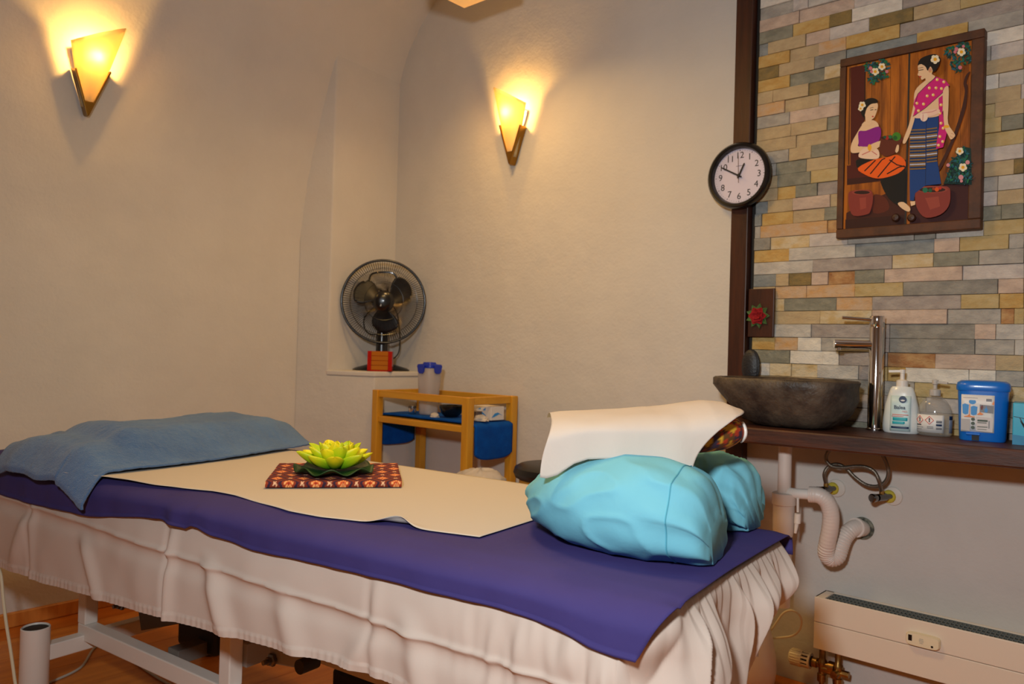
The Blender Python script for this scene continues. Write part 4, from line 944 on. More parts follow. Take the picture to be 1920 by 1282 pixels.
for ri, r in enumerate(rows):
    for i, (e, p, ne, np_, side) in enumerate(perim):
        hz_ = hem_z(e, p, side)
        if r <= 0:
            d = r; z = 0.728 - (0.004 if r > -0.03 else 0) - (0.006 if r == 0 else 0)
            ce, cp = e + ne * d, p + np_ * d
            # keep the inset ring inside the mattress
            if side in ('corner', 'corner2'): ce, cp = e + ne * d * 0.4, p + np_ * d * 0.4
            sv.append(B(ce, cp, z)); continue
        drop = r; z = 0.722 - (0.722 - hz_) * drop
        dist = (0.722 - z)
        rnd = 0.018 * (1 - math.exp(-dist / 0.02))
        d = rnd
        if side == 'near':
            a = sstep(0.05, 0.5, drop)
            d += 0.010 * a + a * 0.012 * nz(e * 3.0, z * 3.0, 1) + 0.004 * a * nz(e * 11, z * 9, 2)
            # ironed folds: vertical at three places, one lengthwise
            for ec, am in ((eC1, 0.012), (eC2, 0.006), (eC0, 0.006)):
                d += am * a * (crease(e, ec + 0.012, 0.02) - 0.9 * crease(e, ec - 0.006, 0.012))
            zl = 0.60 - 0.02 * (e + 1.6)
            d += 0.006 * crease(z, zl, 0.006) * a - 0.007 * a * (1 if z < zl else 0) * crease(z, zl - 0.02, 0.02)
            # oblique soft folds
            for (e_, z_, dx, dz, am, wd) in ((-1.55, 0.62, 0.5, -1, 0.018, 0.030), (-1.3, 0.60, 0.45, -1, 0.014, 0.035), (-2.1, 0.58, 0.6, -1, 0.016, 0.03), (-2.4, 0.6, -0.5, -1, 0.014, 0.03), (-0.95, 0.62, 0.3, -1, 0.016, 0.03), (-1.05, 0.56, -0.6, -1, 0.012, 0.03)):
                off = (e - e_) * (-dz) + (z - z_) * dx; al = (z_ - z)
                if -0.02 < al < 0.22: d += am * math.exp(-(off / wd) ** 2) * sstep(-0.02, 0.05, al) * (1 - sstep(0.12, 0.22, al))
            # bunched folds towards the pillow end
            k = sstep(-0.95, -0.52, e); d += k * a * (0.020 * nz(e * 22, z * 7, 4) + 0.014 * nz(e * 45, z * 12, 8))
            if drop > 0.93: d += 0.0010 * sin(e * 330 + 6 * nz(e * 30, 0)) + 0.002
        elif side in ('end', 'corner', 'corner2'):
            a = sstep(0.0, 0.30, drop); s_ = p if side != 'corner' else p
            d += 0.010 * a + 0.034 * a * (pleatwave(p + 0.05 * nz(p * 4, z * 5) + 0.015 * nz(p * 17, z * 9), 10.5, 0.2 + 0.6 * drop) - 0.5) + a * 0.026 * nz(p * 8, z * 5, 3) + 0.010 * a * nz(p * 24, z * 14, 5)
            d += 0.0022 * (pleatwave(p, 38, 0.1) - 0.5) * (1 - sstep(0.25, 0.6, drop))
            d += 0.010 * crease(drop, 0.25, 0.2) * sstep(1.2, 1.6, p)
            d -= 0.10 * sstep(0.28, 1.0, drop) * sstep(1.25, 1.62, p)
            if drop > 0.93: d += 0.0015 * sin(p * 300)
        else:
            d += 0.01 * drop
        sv.append(B(e + ne * d, p + np_ * d, z))
m = MB(); f = []
for r in range(len(rows) - 1):
    for i in range(NP_):
        j = (i + 1) % NP_; f.append((r * NP_ + i, r * NP_ + j, (r + 1) * NP_ + j, (r + 1) * NP_ + i))
f.append(tuple(range(NP_ - 1, -1, -1)))
m.add(sv, f)
SHEETM = mat('white_cotton', rgb(206, 189, 176), 0.85, bump=[(220, 0.12, 0.001)])
tag(m.build('bed_sheet', SHEETM, angle=180, loc=B(-1.6, 1.44, 0.73)), 'white cotton sheet with pleated skirt hanging round the massage table', 'sheet')

# ------------------------------------------------------------------ purple cover
hemP = []
for (px_, py_) in ((0, 926), (60, 944), (120, 957), (169, 968), (215, 969), (260, 969), (304, 972), (335, 984), (352, 990), (362, 985), (375, 989), (400, 1003), (440, 1017), (478, 1031), (540, 1045), (620, 1062), (719, 1085), (800, 1106), (940, 1141), (1050, 1178), (1120, 1213), (1203, 1241)):
    ee, zz = on_p(px_, py_, 1.055); hemP.append((ee, zz))
hemP = [(-2.9, hemP[0][1])] + hemP
eEnd = -0.452
def cover(u, v_):
    # u along the length, v across: 0 far edge .. 1 near hem
    e = -2.76 + u * (eEnd + 2.76)
    if v_ < 0.06:
        k = v_ / 0.06; return B(e, far_taper(e, 1.818 - 0.014 * k * k), 0.685 + 0.045 * k)
    if v_ < 0.62:
        k = (v_ - 0.06) / 0.56; p = 1.805 - k * (1.805 - 1.10)
        z = 0.734 + 0.0012 * nz(e * 5, p * 5) - 0.010 * crease(k, 0, 0.02) - 0.006 * sstep(0.96, 1.0, k)
        ee = e - 0.006 * sstep(0.9, 1, u) * sin(k * 3.1)
        return B(ee, far_taper(e, p), z - 0.004 * sstep(0.985, 1, u))
    k = (v_ - 0.62) / 0.38
    hz_ = interp(e, hemP)
    zt = 0.728
    z = zt - (zt - hz_) * (k ** 1.15)
    wv = 0.006 * nz(e * 6, 3) + 0.0045 * nz(e * 14, 9)
    p = 1.10 - 0.044 * (1 - (1 - min(1, k * 1.7)) ** 2.2) - wv * k - (0.0035 if k > 0.93 else 0)
    p -= 0.016 * crease(e, eC1 + 0.03, 0.03) * k
    e -= 0.045 * sstep(0.93, 1, u) * k
    p -= 0.006 * sstep(0.9, 1, u) * k
    return B(e, p, z)
m = MB(); m.grid(cover, 300, 64)
PURP = mat('purple_cotton', rgb(60, 52, 110), 0.8, col2=rgb(65, 57, 116), nscale=3, bump=[(6, 0.25, 0.02), (260, 0.12, 0.001)], spec=0.25)
tag(m.build('purple_cover', PURP, angle=180, solid=0.002, soff=1, loc=B(-1.6, 1.44, 0.735)), 'purple cotton cover spread over the white sheet on the massage table', 'cover')

# ------------------------------------------------------------------ disposable paper
edgeP = []
for (px_, py_) in ((123, 886), (200, 893), (290, 908), (345, 915), (397, 920), (440, 928), (541, 957), (600, 968), (660, 975), (719, 983), (905, 1005)):
    q = on_z(px_, py_, 0.74) - CAM; edgeP.append((q @ EA, q @ PA))
def paper(u, v_):
    e = -2.32 + u * (-0.925 + 2.32); pn = interp(e, edgeP)
    e2 = e + 0.02 * v_ * sstep(0.8, 1, u)
    p = 1.778 + (pn - 1.778) * v_; p = min(p, far_taper(e, 1.778))
    z = 0.7392 + 0.0012 * nz(e * 4, p * 6, 5) + 0.002 * (nz(e * 9, 4) + 0.4) * sstep(0.85, 1, v_)
    if v_ < 0.03: z -= 0.003
    fl = crease(e, -1.10, 0.035) * sstep(0.94, 1.0, v_); z += 0.016 * fl; p += 0.02 * fl
    return B(e2, p, z)
m = MB(); m.grid(paper, 200, 60)
PAPER = mat('cream_paper', rgb(200, 190, 178), 0.9, bump=[(400, 0.1, 0.0006)])
tag(m.build('paper_runner', PAPER, angle=180, solid=0.0008, soff=1, loc=B(-1.6, 1.5, 0.74)), 'cream disposable paper runner laid along the purple cover', 'paper')

# ------------------------------------------------------------------ blue towel over the foot end
def towel(u, v_):
    # u: near end 0 .. far end 1 ; v: front edge 0 .. back 1
    p = 0.985 + u * (1.855 - 0.985)
    ef = interp(p, [(0.98, -2.03), (1.10, -2.05), (1.24, -2.045), (1.5, -2.06), (1.86, -2.14)])
    e = ef - v_ * 0.55
    h = 0.088 * (sstep(0, 0.30, v_) ** 0.8) * (1 - 0.55 * sstep(0.65, 1.0, v_))
    h *= 1 - 0.0 * u
    z = 0.7475 + h * (0.55 + 0.45 * sstep(1.02, 1.30, p)) + 0.010 * nz(e * 5, p * 4, 2) * sstep(0.1, 0.4, v_) + 0.003 * nz(e * 16, p * 14, 1) + 0.0016 * nz(e * 60, p * 60, 3) + 0.005 * nz(e * 9, p * 3, 8)
    z += 0.014 * crease(p, 1.22, 0.05) * sstep(0.05, 0.3, v_) - 0.012 * crease(p, 1.17, 0.03) * sstep(0.05, 0.3, v_)
    if p < 1.10:
        k = (1.10 - p) / 0.115
        dz = 0.078 * k ** 1.2 * (1 if v_ < 0.28 else 0.9) 
        z = max(z - dz - 0.01 * k, 0.66); 
        p = 1.10 - 0.072 * min(1, k * 1.15) ** 0.7 - 0.006 * nz(e * 12, 3)
        e += 0.03 * k * (v_ - 0.2)
    if u > 0.9:
        k = (u - 0.9) / 0.1; z = z - (z - 0.742) * 0.25 * k
    return B(e, p, z)
m = MB(); m.grid(towel, 240, 140)
TOW = mat('blue_terry', rgb(82, 118, 164), 0.95, col2=rgb(60, 96, 146), nscale=7, contrast=(0.3, 0.7), bump=[(350, 0.8, 0.004), (90, 0.5, 0.005)], sheen=0.25)
tag(m.build('blue_towel', TOW, angle=180, solid=0.006, soff=1, loc=B(-2.3, 1.4, 0.74)), 'grey blue terry towel bunched across the foot end of the massage table', 'towel')

# ------------------------------------------------------------------ folded patterned cloth and lotus
ca = on_z(497, 915, 0.741); cbp = on_z(753, 914, 0.741); cd = on_z(527, 869, 0.757); ce_ = on_z(756, 874, 0.757)
u_ = (cbp - ca); Lc = np.linalg.norm(u_); u_ /= Lc; v2 = np.array([-u_[1], u_[0], 0]); Wc = 0.31
o0 = np.array([ca[0], ca[1], 0.7425])
def ikat(a, b):
    """cloth print: rows of orange diamond blossoms inside a dark violet lattice on red brown"""
    s_ = 0.066
    x_, y_ = a / s_, b / (s_ * 1.6)
    best = None
    for ox, oy in ((0, 0), (0.5, 0.5)):
        fx = (x_ - ox) - round(x_ - ox); fy_ = (y_ - oy) - round(y_ - oy)
        d_ = abs(fx) + abs(fy_)
        if best is None or d_ < best[0]: best = (d_, fx, fy_)
    d_, fx, fy_ = best
    if d_ < 0.20:
        r_ = math.hypot(fx, fy_)
        k = 0.5 + 0.5 * cos(math.atan2(fy_, fx) * 8)
        if r_ < 0.035: return rgb(150, 40, 20)
        return rgb(244, 176, 110) if k > 0.45 else rgb(196, 70, 24)
    if 0.29 < d_ < 0.39: 
        return rgb(46, 20, 50)
    if d_ > 0.455: return rgb(238, 190, 150) if (abs(fx) < 0.06 or abs(fy_) < 0.06) and d_ > 0.47 else rgb(120, 40, 22)
    return rgb(150, 54, 22) if d_ < 0.29 else rgb(122, 40, 22)
m = MB(); Hc = 0.015
NU, NV = 170, 110
def cl(u, v_):
    a = u * Lc; rr = v_ * (Wc + 2 * Hc)     # goes up the front face, over the top and down behind
    wob = 0.0015 * nz(a * 20, v_ * 3)
    if rr < Hc: b, z = 0.0 - 0.003 * sin(rr / Hc * pi), rr
    elif rr < Hc + Wc: b, z = rr - Hc, Hc + 0.001 * nz(a * 10, rr * 10)
    else: b, z = Wc, Hc - (rr - Hc - Wc)
    return o0 + u_ * (a + wob) + v2 * b + Z * z
m.grid(cl, NU, NV)
n0 = 0
for sgn, i0 in ((0, 0), (1, NU - 1)):
    ring = [j * NU + i0 for j in range(NV)]
    m.f.append(tuple(ring)); m.mi.append(0)
def colf(q):
    d_ = np.array(q) - o0; a = d_ @ u_; b = d_ @ v2
    return ikat(a + 0.01, b + d_[2] - Hc + 0.006)
tag(m.build('patterned_cloth', mat('ikat', rgb(120, 40, 30), 0.85, attr='Col', bump=[(300, 0.1, 0.001)]), angle=50, loc=o0 + u_ * Lc / 2, cols=colf), 'folded red brown patterned cloth lying on the paper under the green lotus', 'cloth')
q = on_z(628, 882, 0.765); lc = np.array([q[0], q[1], 0.7605])
t = thing('lotus_flower', 'yellow green artificial lotus flower resting on the patterned cloth', 'flower', lc)
m = MB()
def pad(u, v_):
    a = u * 2 * pi; r_ = 0.104 * v_ * (1 + 0.03 * sin(a * 5))
    return lc + np.array([r_ * cos(a), r_ * sin(a), 0.002 + v_ ** 2 * (0.012 + 0.008 * sin(a * 8 + 1)) ])
m.grid(pad, 96, 12, wrap_u=True); m.build('lily_pad', mat('pad_green', rgb(20, 54, 22), 0.5, col2=rgb(28, 68, 28), nscale=20), t, solid=0.0025)
LOT = mat('lotus_petal', rgb(150, 190, 40), 0.5, attr='Col', sss=0)
def petal(ang, el, L, wd, z0_, seed, r0=0.012):
    d = np.array([cos(ang), sin(ang), 0]); sd = np.array([-sin(ang), cos(ang), 0])
    o_ = lc + Z * z0_ + d * r0
    m = MB(); rr = random.Random(seed); cup = rr.uniform(0.7, 1.0)
    def fn(a, b):
        s_ = a * 2 - 1
        ww = wd * (max(0, sin(pi * (0.06 + 0.94 * b) ** 0.9)) ** 0.75) * (0.98 if b < 1 else 0.0)
        curl = el + (0.75) * b * b
        x_ = L * (sin(el + 0.75 * b) - sin(el)) / 0.75 if False else 0
        # centre line bends upwards along the petal
        cx_ = L * b * cos(el + 0.35 * b); cz_ = L * b * sin(el + 0.35 * b)
        nrm = np.array([-d[0] * sin(el), -d[1] * sin(el), cos(el)])
        return o_ + d * cx_ + Z * cz_ + sd * (s_ * ww) + nrm * (cup * ww * (s_ * s_) - 0.1 * ww)
    m.grid(fn, 9, 10)
    def cf(q_):
        dd = np.array(q_) - o_; k = np.linalg.norm(dd) / L; s_ = abs(dd @ sd) / wd
        g = sstep(0.25, 1.0, k)
        c0 = np.array(rgb(140, 204, 22)); c1 = np.array(rgb(246, 232, 26)); c2 = np.array(rgb(84, 166, 20))
        base = c2 * (1 - sstep(0, 0.5, k)) + c0 * sstep(0, 0.5, k)
        mix = g * (0.55 + 0.45 * (seed % 3) / 2)
        return tuple(base * (1 - mix) + c1 * mix)
    m.build('petal', LOT, t, solid=0.003, cols=cf, angle=80)
for ring, (n_, el, L, wd, zz, off) in enumerate(((9, 0.14, 0.096, 0.024, 0.012, 0.1), (8, 0.42, 0.082, 0.023, 0.017, 0.45), (8, 0.72, 0.070, 0.021, 0.018, 0.1), (6, 1.02, 0.062, 0.018, 0.018, 0.3), (5, 1.25, 0.052, 0.014, 0.020, 0.0))):
    for k in range(n_):
        petal(k * 2 * pi / n_ + off + random.uniform(-.08, .08), el + random.uniform(-.05, .05), L * random.uniform(.95, 1.05), wd, zz, ring * 20 + k, r0=0.014 - ring * 0.002)

# ------------------------------------------------------------------ turquoise U-shaped pillow
pth = spline([(-0.485, 1.345), (-0.60, 1.332), (-0.72, 1.345), (-0.80, 1.40), (-0.835, 1.49), (-0.80, 1.575), (-0.72, 1.63), (-0.62, 1.645), (-0.515, 1.64)], 26)
n_ = len(pth); seg = 150
def pl_prof(s_):
    d0, d1 = s_ / 0.15, (1 - s_) / 0.13
    end = min(1.0, d0, d1); er = math.sqrt(max(0.0, 1 - (1 - max(end, 0.02)) ** 2.4))
    return end, er
v = []
for i, c_ in enumerate(pth):
    a = pth[max(i - 1, 0)]; b = pth[min(i + 1, n_ - 1)]; tg = (b - a) / np.linalg.norm(b - a); sd = np.array([-tg[1], tg[0]])
    s_ = i / (n_ - 1); end, er = pl_prof(s_)
    bend = math.exp(-((s_ - 0.46) / 0.17) ** 2)
    hw = (0.128 - 0.030 * s_) * (0.38 + 0.62 * er) * (1 - 0.10 * bend)
    hh = (0.092 - 0.014 * s_) * (0.30 + 0.70 * er) * (1 - 0.30 * bend)
    for k in range(seg):
        an = 2 * pi * k / seg; ca_, sa_ = cos(an), sin(an)
        x_ = hw * math.copysign(abs(ca_) ** 0.9, ca_); zz = hh * math.copysign(abs(sa_) ** 0.95, sa_)
        # cloth settles outwards towards the bed
        x_ *= 1 + 0.10 * (0.5 - 0.5 * sa_)
        pe = c_[0] + sd[0] * x_; pq = c_[1] + sd[1] * x_
        w1 = 0.010 * nz(pe * 5, pq * 5, zz * 6) + 0.004 * nz(pe * 14, pq * 14 + 4, zz * 16)
        r1 = 1 - abs(nz(pe * 11 + 3, pq * 11 + zz * 9, zz * 16 + 7)); w1 += 0.006 * (r1 ** 5 - 0.35)          # sharp soft folds
        r2 = 1 - abs(nz(s_ * 26 + 0.8 * sa_, an * 0.9, 2)); w1 += 0.006 * (r2 ** 6 - 0.3) * sstep(0.45, 0.65, s_)      # gathers across the roll
        g = 1 - end
        w1 += (0.006 * g + 0.003 * math.exp(-((s_ - 0.46) / 0.12) ** 2)) * sin(an * 9 + 3 * nz(s_ * 8, an * 0.5))
        rr = 1 + w1 / hw
        z = 0.7375 + hh * 0.98 + zz * rr
        z = max(z, 0.7375 + 0.002 * (1 + nz(pe * 30, pq * 30)))
        v.append(B(c_[0] + sd[0] * x_ * rr, c_[1] + sd[1] * x_ * rr, z))
f = [(i * seg + k, i * seg + (k + 1) % seg, (i + 1) * seg + (k + 1) % seg, (i + 1) * seg + k) for i in range(n_ - 1) for k in range(seg)]
f += [tuple(range(seg - 1, -1, -1)), tuple((n_ - 1) * seg + k for k in range(seg))]
m = MB(); m.add(v, f)
TQ = mat('turquoise_cotton', rgb(112, 184, 204), 0.8, col2=rgb(120, 192, 210), nscale=4, bump=[(30, 0.2, 0.006), (300, 0.1, 0.001)], spec=0.25)
pil = tag(m.build('horseshoe_pillow', TQ, angle=180, loc=B(-0.68, 1.5, 0.7375)), 'turquoise horseshoe pillow lying on the purple cover at the bed end', 'pillow')
# seam round the front lobe's end
i = 15; ring = [np.array(v[i * seg + k]) for k in range(seg)]; c_ = sum(ring) / seg
m = MB(); m.tube([c_ + (q_ - c_) * 1.003 for q_ in ring], 0.0014, 6, closed=True); m.build('seam', mat('turquoise_seam', rgb(84, 168, 190), 0.8), pil)

# ------------------------------------------------------------------ patterned cushion under a paper sheet
AX = np.array([rt[0], rt[1], 0.0]); BX = np.array([AX[1], -AX[0], 0.0])     # cushion axes: along the picture, towards the room
kc = B(-0.668, 1.455, 0.0); kc[2] = 0.936
def cush(u, v_):
    a = u * 2 * pi; s_ = v_ * 2 - 1
    er = (1 - abs(s_) ** 3.2) ** 0.5
    lx_ = 0.180 * s_ + 0.004
    hb, hz_ = 0.105 * er, 0.046 * er
    if abs(s_) > 0.999: hb = hz_ = 0.003
    zz = hz_ * math.copysign(abs(sin(a)) ** 0.9, sin(a))
    if zz < -0.03: zz = -0.03
    return kc + AX * lx_ + BX * (hb * cos(a)) + Z * (zz + 0.016 * s_)
m = MB(); m.grid(cush, 96, 70, wrap_u=True)
def kcol(q_):
    d_ = np.array(q_) - kc; a, b, z_ = d_ @ AX, d_ @ BX, d_[2]
    n1 = nz(a * 60, b * 60, z_ * 60); n2 = nz(a * 110 + 4, b * 110, z_ * 110)
    if n1 > 0.22: return rgb(206, 160, 40)
    if n2 > 0.25: return rgb(176, 50, 22)
    if z_ > 0.02 and b > 0: return rgb(196, 72, 22) if n2 > -0.1 else rgb(60, 30, 14)
    return rgb(52, 40, 62) if n1 < -0.1 else rgb(96, 60, 20)
cu_ = tag(m.build('patterned_cushion', mat('floral_print', rgb(120, 60, 30), 0.8, attr='Col'), angle=180, cols=kcol, loc=kc - Z * 0.045), 'small dark floral cushion with white zip lying on the turquoise pillow', 'cushion')
m = MB(); pts = []
for k in range(16):
    q_ = cush(0.86 + 0.28 * k / 15 if False else (0.0 + (k - 8) / 15 * 0.30) % 1.0, 0.965 - 0.0008 * abs(k - 8)); pts.append(q_ + AX * 0.003)
m.tube(pts, 0.0032, 6); m.build('zip', WHITE_PL, cu_)
hemK = [(-0.23, 0.868), (-0.215, 0.866), (-0.195, 0.872), (-0.165, 0.893), (-0.14, 0.902), (-0.10, 0.904), (-0.05, 0.899), (-0.01, 0.897), (0.02, 0.889), (0.042, 0.875), (0.051, 0.873), (0.06, 0.876)]
def ppr(u, v_):
    # v: 0 behind, 0.45 crest, 1 front hem; u along the cushion
    s_ = u * 2 - 1
    a = -0.205 + u * (0.215 + 0.205)
    amax = 0.176 - 0.125 * sstep(0.40, 1.0, v_)        # the right edge runs back at the hem
    amin = -0.205 - 0.022 * sstep(0.5, 1, v_)
    a = amin + u * (amax - amin)
    top = kc[2] + 0.052 + interp(a, [(-0.23, -0.016), (-0.185, -0.010), (-0.1, -0.004), (0.0, 0.004), (0.06, 0.015), (0.10, 0.021), (0.14, 0.019), (0.17, 0.008), (0.20, 0.0)])
    if v_ < 0.4:
        k = v_ / 0.4; b = -0.12 + 0.12 * k; z = top - 0.02 * (1 - k) ** 2
    else:
        k = (v_ - 0.4) / 0.6
        hz_ = interp(a, hemK)
        b = 0.128 * (1 - (1 - min(1, k * 1.6)) ** 2) + 0.006 * k; z = top - (top - hz_) * (0.25 * k + 0.75 * k ** 2.2)
    z += 0.002 * nz(a * 16, b * 16, 2); b += 0.006 * nz(a * 18, 5) * sstep(0.5, 1, v_) - 0.05 * sstep(-0.13, -0.2, a) * 0
    return kc + AX * a + BX * b + Z * (z - kc[2])
m = MB(); m.grid(ppr, 90, 56)
TISSUE = mat('fibrous_tissue', rgb(232, 220, 208), 0.9, translucent=0.3, bump=[(120, 0.3, 0.002)])
tag(m.build('paper_cover', TISSUE, angle=180, solid=0.0006, loc=kc + Z * 0.05), 'thin white fibrous paper sheet draped over the patterned cushion', 'paper')

# ------------------------------------------------------------------ fan on the ledge
fb = np.array([0.246, -0.150, 0.9755])
FD = np.array([0.80, -0.60, 0.0]); FS = np.array([0.60, 0.80, 0.0])
t = thing('desk_fan', 'black three blade desk fan standing on the plaster corner ledge', 'fan', fb)
m = MB(); m.lathe(fb, [(0, 0), (1.0, 0), (1.0, 0.006), (0.9, 0.014), (0.5, 0.030), (0.22, 0.042), (0, 0.043)], 40, ax=FS * 0.142, ay=-FD * 0.070, az=Z); m.build('base', BLACK, t)
m = MB(); m.lathe(fb, [(0, 0.03), (0.034, 0.03), (0.030, 0.10), (0.028, 0.22), (0.024, 0.30), (0, 0.30)], 20, ax=FS, ay=-FD * 0.7, az=Z); m.build('pole', BLACK, t)
fcn = fb + FD * 0.060 + Z * 0.345
fa = dict(ax=FS, ay=Z, az=FD)
m = MB(); m.lathe(fcn - FD * 0.11, [(0, 0), (0.035, 0.0), (0.052, 0.02), (0.055, 0.07), (0.05, 0.085), (0, 0.085)], 24, **fa); m.build('motor', BLACK, t)
for k in range(3):
    a0 = math.radians(-90 + 120 * k - 4)
    m = MB()
    def bl(u, v_):
        rr = 0.03 + 0.125 * v_
        half = 0.62 * (sin(pi * (0.14 + 0.74 * v_)) ** 0.7) if v_ < 1 else 0.40
        th = a0 + (u * 2 - 1) * half + 0.22 * v_
        if v_ > 0.85: rr -= 0.012 * (u * 2 - 1) ** 2
        return fcn + FS * (rr * cos(th)) + Z * (rr * sin(th)) + FD * ((u - 0.5) * 0.035)
    m.grid(bl, 13, 12); m.build('blade', mat('blade_black', rgb(18, 18, 22), 0.4), t, solid=0.003)
m = MB(); m.lathe(fcn - FD * 0.01, [(0, 0), (0.038, 0), (0.040, 0.012), (0.034, 0.026), (0, 0.030)], 24, **fa); m.build('blade_hub', BLACK, t)
RW = 0.205
def gril(sign, dep):
    m = MB()
    for k in range(108):
        th = 2 * pi * k / 108; d = FS * cos(th) + Z * sin(th)
        pts = [fcn + d * (0.047 + (RW - 0.047) * s_) + FD * (sign * dep * (1 - s_ ** 2.6)) for s_ in (0, 0.35, 0.7, 0.9, 1.0)]
        m.tube(pts, 0.0011, 3, caps=False)
    for s_ in (0.3, 0.75):
        m.tube([fcn + (FS * cos(2 * pi * k / 48) + Z * sin(2 * pi * k / 48)) * (0.047 + (RW - 0.047) * s_) + FD * (sign * dep * (1 - s_ ** 2.6)) for k in range(48)], 0.0011, 4, closed=True)
    return m
gril(1, 0.055).build('front_grille', BLACK, t); gril(-1, 0.045).build('rear_grille', BLACK, t)
m = MB(); m.tube([fcn + (FS * cos(2 * pi * k / 72) + Z * sin(2 * pi * k / 72)) * RW for k in range(72)], 0.0065, 10, closed=True); m.build('grille_rim', BLACK, t)
m = MB(); m.lathe(fcn + FD * 0.048, [(0, 0), (0.050, 0), (0.052, 0.006), (0.044, 0.016), (0.022, 0.022), (0, 0.023)], 32, **fa); hubc = m.build('grille_badge', BLACK, t)
m = MB()
for k in range(9):
    m.obox(fcn + FD * 0.0685 + (FS * 0.32 + Z * 0.95) * (-0.026 + k * 0.0065) - FS * 0.008, FS * 0.0028, Z * 0.0022, FD * 0.0012)
m.build('worn_lettering', mat('silver_print', rgb(180, 180, 180), 0.4), hubc, smooth=False)
m = MB(); hp = spline([fcn + FS * (-0.075) + Z * 0.10 - FD * 0.055, fcn + FS * (-0.06) + Z * 0.14 - FD * 0.06, fcn + FS * 0.0 + Z * 0.152 - FD * 0.062, fcn + FS * 0.05 + Z * 0.145 - FD * 0.06, fcn + FS * 0.075 + Z * 0.10 - FD * 0.055], 6); m.tube(hp, 0.005, 8); m.build('carry_handle', BLACK, t)
m = MB(); m.tube(spline([fcn - FD * 0.10 + FS * 0.04 - Z * 0.0, fcn - FD * 0.10 + FS * 0.075 - Z * 0.06, fcn - FD * 0.09 + FS * 0.090 - Z * 0.18, fb + FS * 0.085 + Z * 0.09 - FD * 0.03, fb + FS * 0.05 + Z * 0.055 - FD * 0.02, fb + FS * 0.02 + Z * 0.05], 8), 0.003, 8)
m.tube(spline([fcn - FD * 0.10 - FS * 0.04 - Z * 0.02, fcn - FD * 0.10 - FS * 0.09 - Z * 0.08, fcn - FD * 0.085 - FS * 0.085 - Z * 0.14, fcn - FD * 0.06 - FS * 0.05 - Z * 0.165, fb + Z * 0.19], 8), 0.003, 8); m.build('power_cord', BLACKM, t)
# red mosaic tealight holder
hc = np.array([0.338, -0.231, 0.9755])
t = thing('tealight_holder', 'red and amber glass tealight holder in front of the fan', 'candle holder', hc)
hu = np.array([0.74, 0.67, 0]); hn = np.array([0.67, -0.74, 0])
RG = mat('red_glass', rgb(200, 28, 14), 0.12, coat=0.6, translucent=0.3); AG = mat('amber_glass', rgb(206, 124, 34), 0.10, coat=0.8, translucent=0.3)
hw, hh, hd = 0.060, 0.098, 0.022
m = MB(); m.obox(hc + Z * 0.003, hu * hw, hn * hd, Z * 0.003); m.build('base_plate', RG, t, smooth=False, bevel=0.001)
for sgn in (-1, 1):
    m = MB(); m.obox(hc + hu * sgn * (hw - 0.0095) + hn * (hd - 0.002) + Z * hh / 2, hu * 0.0095, hn * 0.002, Z * hh / 2); m.build('red_tile', RG, t, smooth=False, bevel=0.001)
    m = MB(); m.obox(hc + hu * sgn * (hw - 0.002) - hn * 0.002 + Z * hh / 2, hu * 0.002, hn * (hd - 0.002), Z * hh / 2); m.build('side_wall', RG, t, smooth=False, bevel=0.001)
for k in range(4):
    m = MB(); m.obox(hc + hn * (hd - 0.002 + 0.001 * (k % 2)) + Z * (0.006 + (k + 0.5) * (hh - 0.006) / 4), hu * (hw - 0.0195), hn * 0.0022, Z * ((hh - 0.006) / 8 - 0.0008)); m.build('amber_tile', AG, t, smooth=False, bevel=0.0012)
m = MB(); m.obox(hc - hn * (hd - 0.002) + Z * hh / 2, hu * (hw - 0.004), hn * 0.002, Z * hh / 2); m.build('back_wall', RG, t, smooth=False)

# ------------------------------------------------------------------ wooden trolley
TR = 0.0; tu = np.array([cos(TR), sin(TR), 0]); tv = np.array([-sin(TR), cos(TR), 0])
FLc = np.array([0.415, -0.336, 0]); TL_, TW_ = 0.640, 0.316; TZ = 0.893
tc_ = FLc + tu * TL_ / 2 + tv * TW_ / 2
def T(a, b, z): return tc_ + tu * a + tv * b + Z * z
t = thing('wooden_trolley', 'honey coloured wooden trolley in the corner below the fan', 'trolley', tc_)
LW = 0.019
for sa in (-1, 1):
    for sb in (-1, 1):
        m = MB(); m.obox(T(sa * (TL_ / 2 - LW), sb * (TW_ / 2 - LW), TZ / 2), tu * LW, tv * LW, Z * (TZ / 2 - 0.0005)); m.build('leg', PINE, t, smooth=False, bevel=0.003)
PINEX = mat('honey_pine_rail', rgb(214, 156, 42), 0.45, col2=rgb(198, 136, 28), nscale=4, stretch=(0.8, 3, 6))
SHZ = 0.770
for zt in (TZ - 0.017, SHZ - 0.014):
    hh_ = 0.016 if zt > 0.8 else 0.013
    for sb in (-1, 1):
        m = MB(); m.obox(T(0, sb * (TW_ / 2 - LW), zt), tu * (TL_ / 2 - 2 * LW), tv * 0.010, Z * hh_); m.build('long_rail', PINEX, t, smooth=False, bevel=0.002)
    for sa in (-1, 1):
        m = MB(); m.obox(T(sa * (TL_ / 2 - LW), 0, zt), tu * 0.010, tv * (TW_ / 2 - 2 * LW), Z * hh_); m.build('short_rail', PINEX, t, smooth=False, bevel=0.002)
m = MB(); m.obox(T(0, 0, SHZ - 0.004), tu * (TL_ / 2 - LW - 0.010), tv * (TW_ / 2 - LW - 0.010), Z * 0.004); m.build('shelf_board', PINEX, t, smooth=False)
m = MB(); m.obox(T(0, 0, 0.20), tu * (TL_ / 2 - LW), tv * (TW_ / 2 - 2 * LW), Z * 0.009); m.build('lower_shelf', PINEX, t, smooth=False, bevel=0.002)
BT = mat('royal_blue_terry', rgb(0, 78, 168), 0.95, col2=rgb(0, 66, 150), nscale=20, bump=[(250, 0.5, 0.003)], spec=0.2)
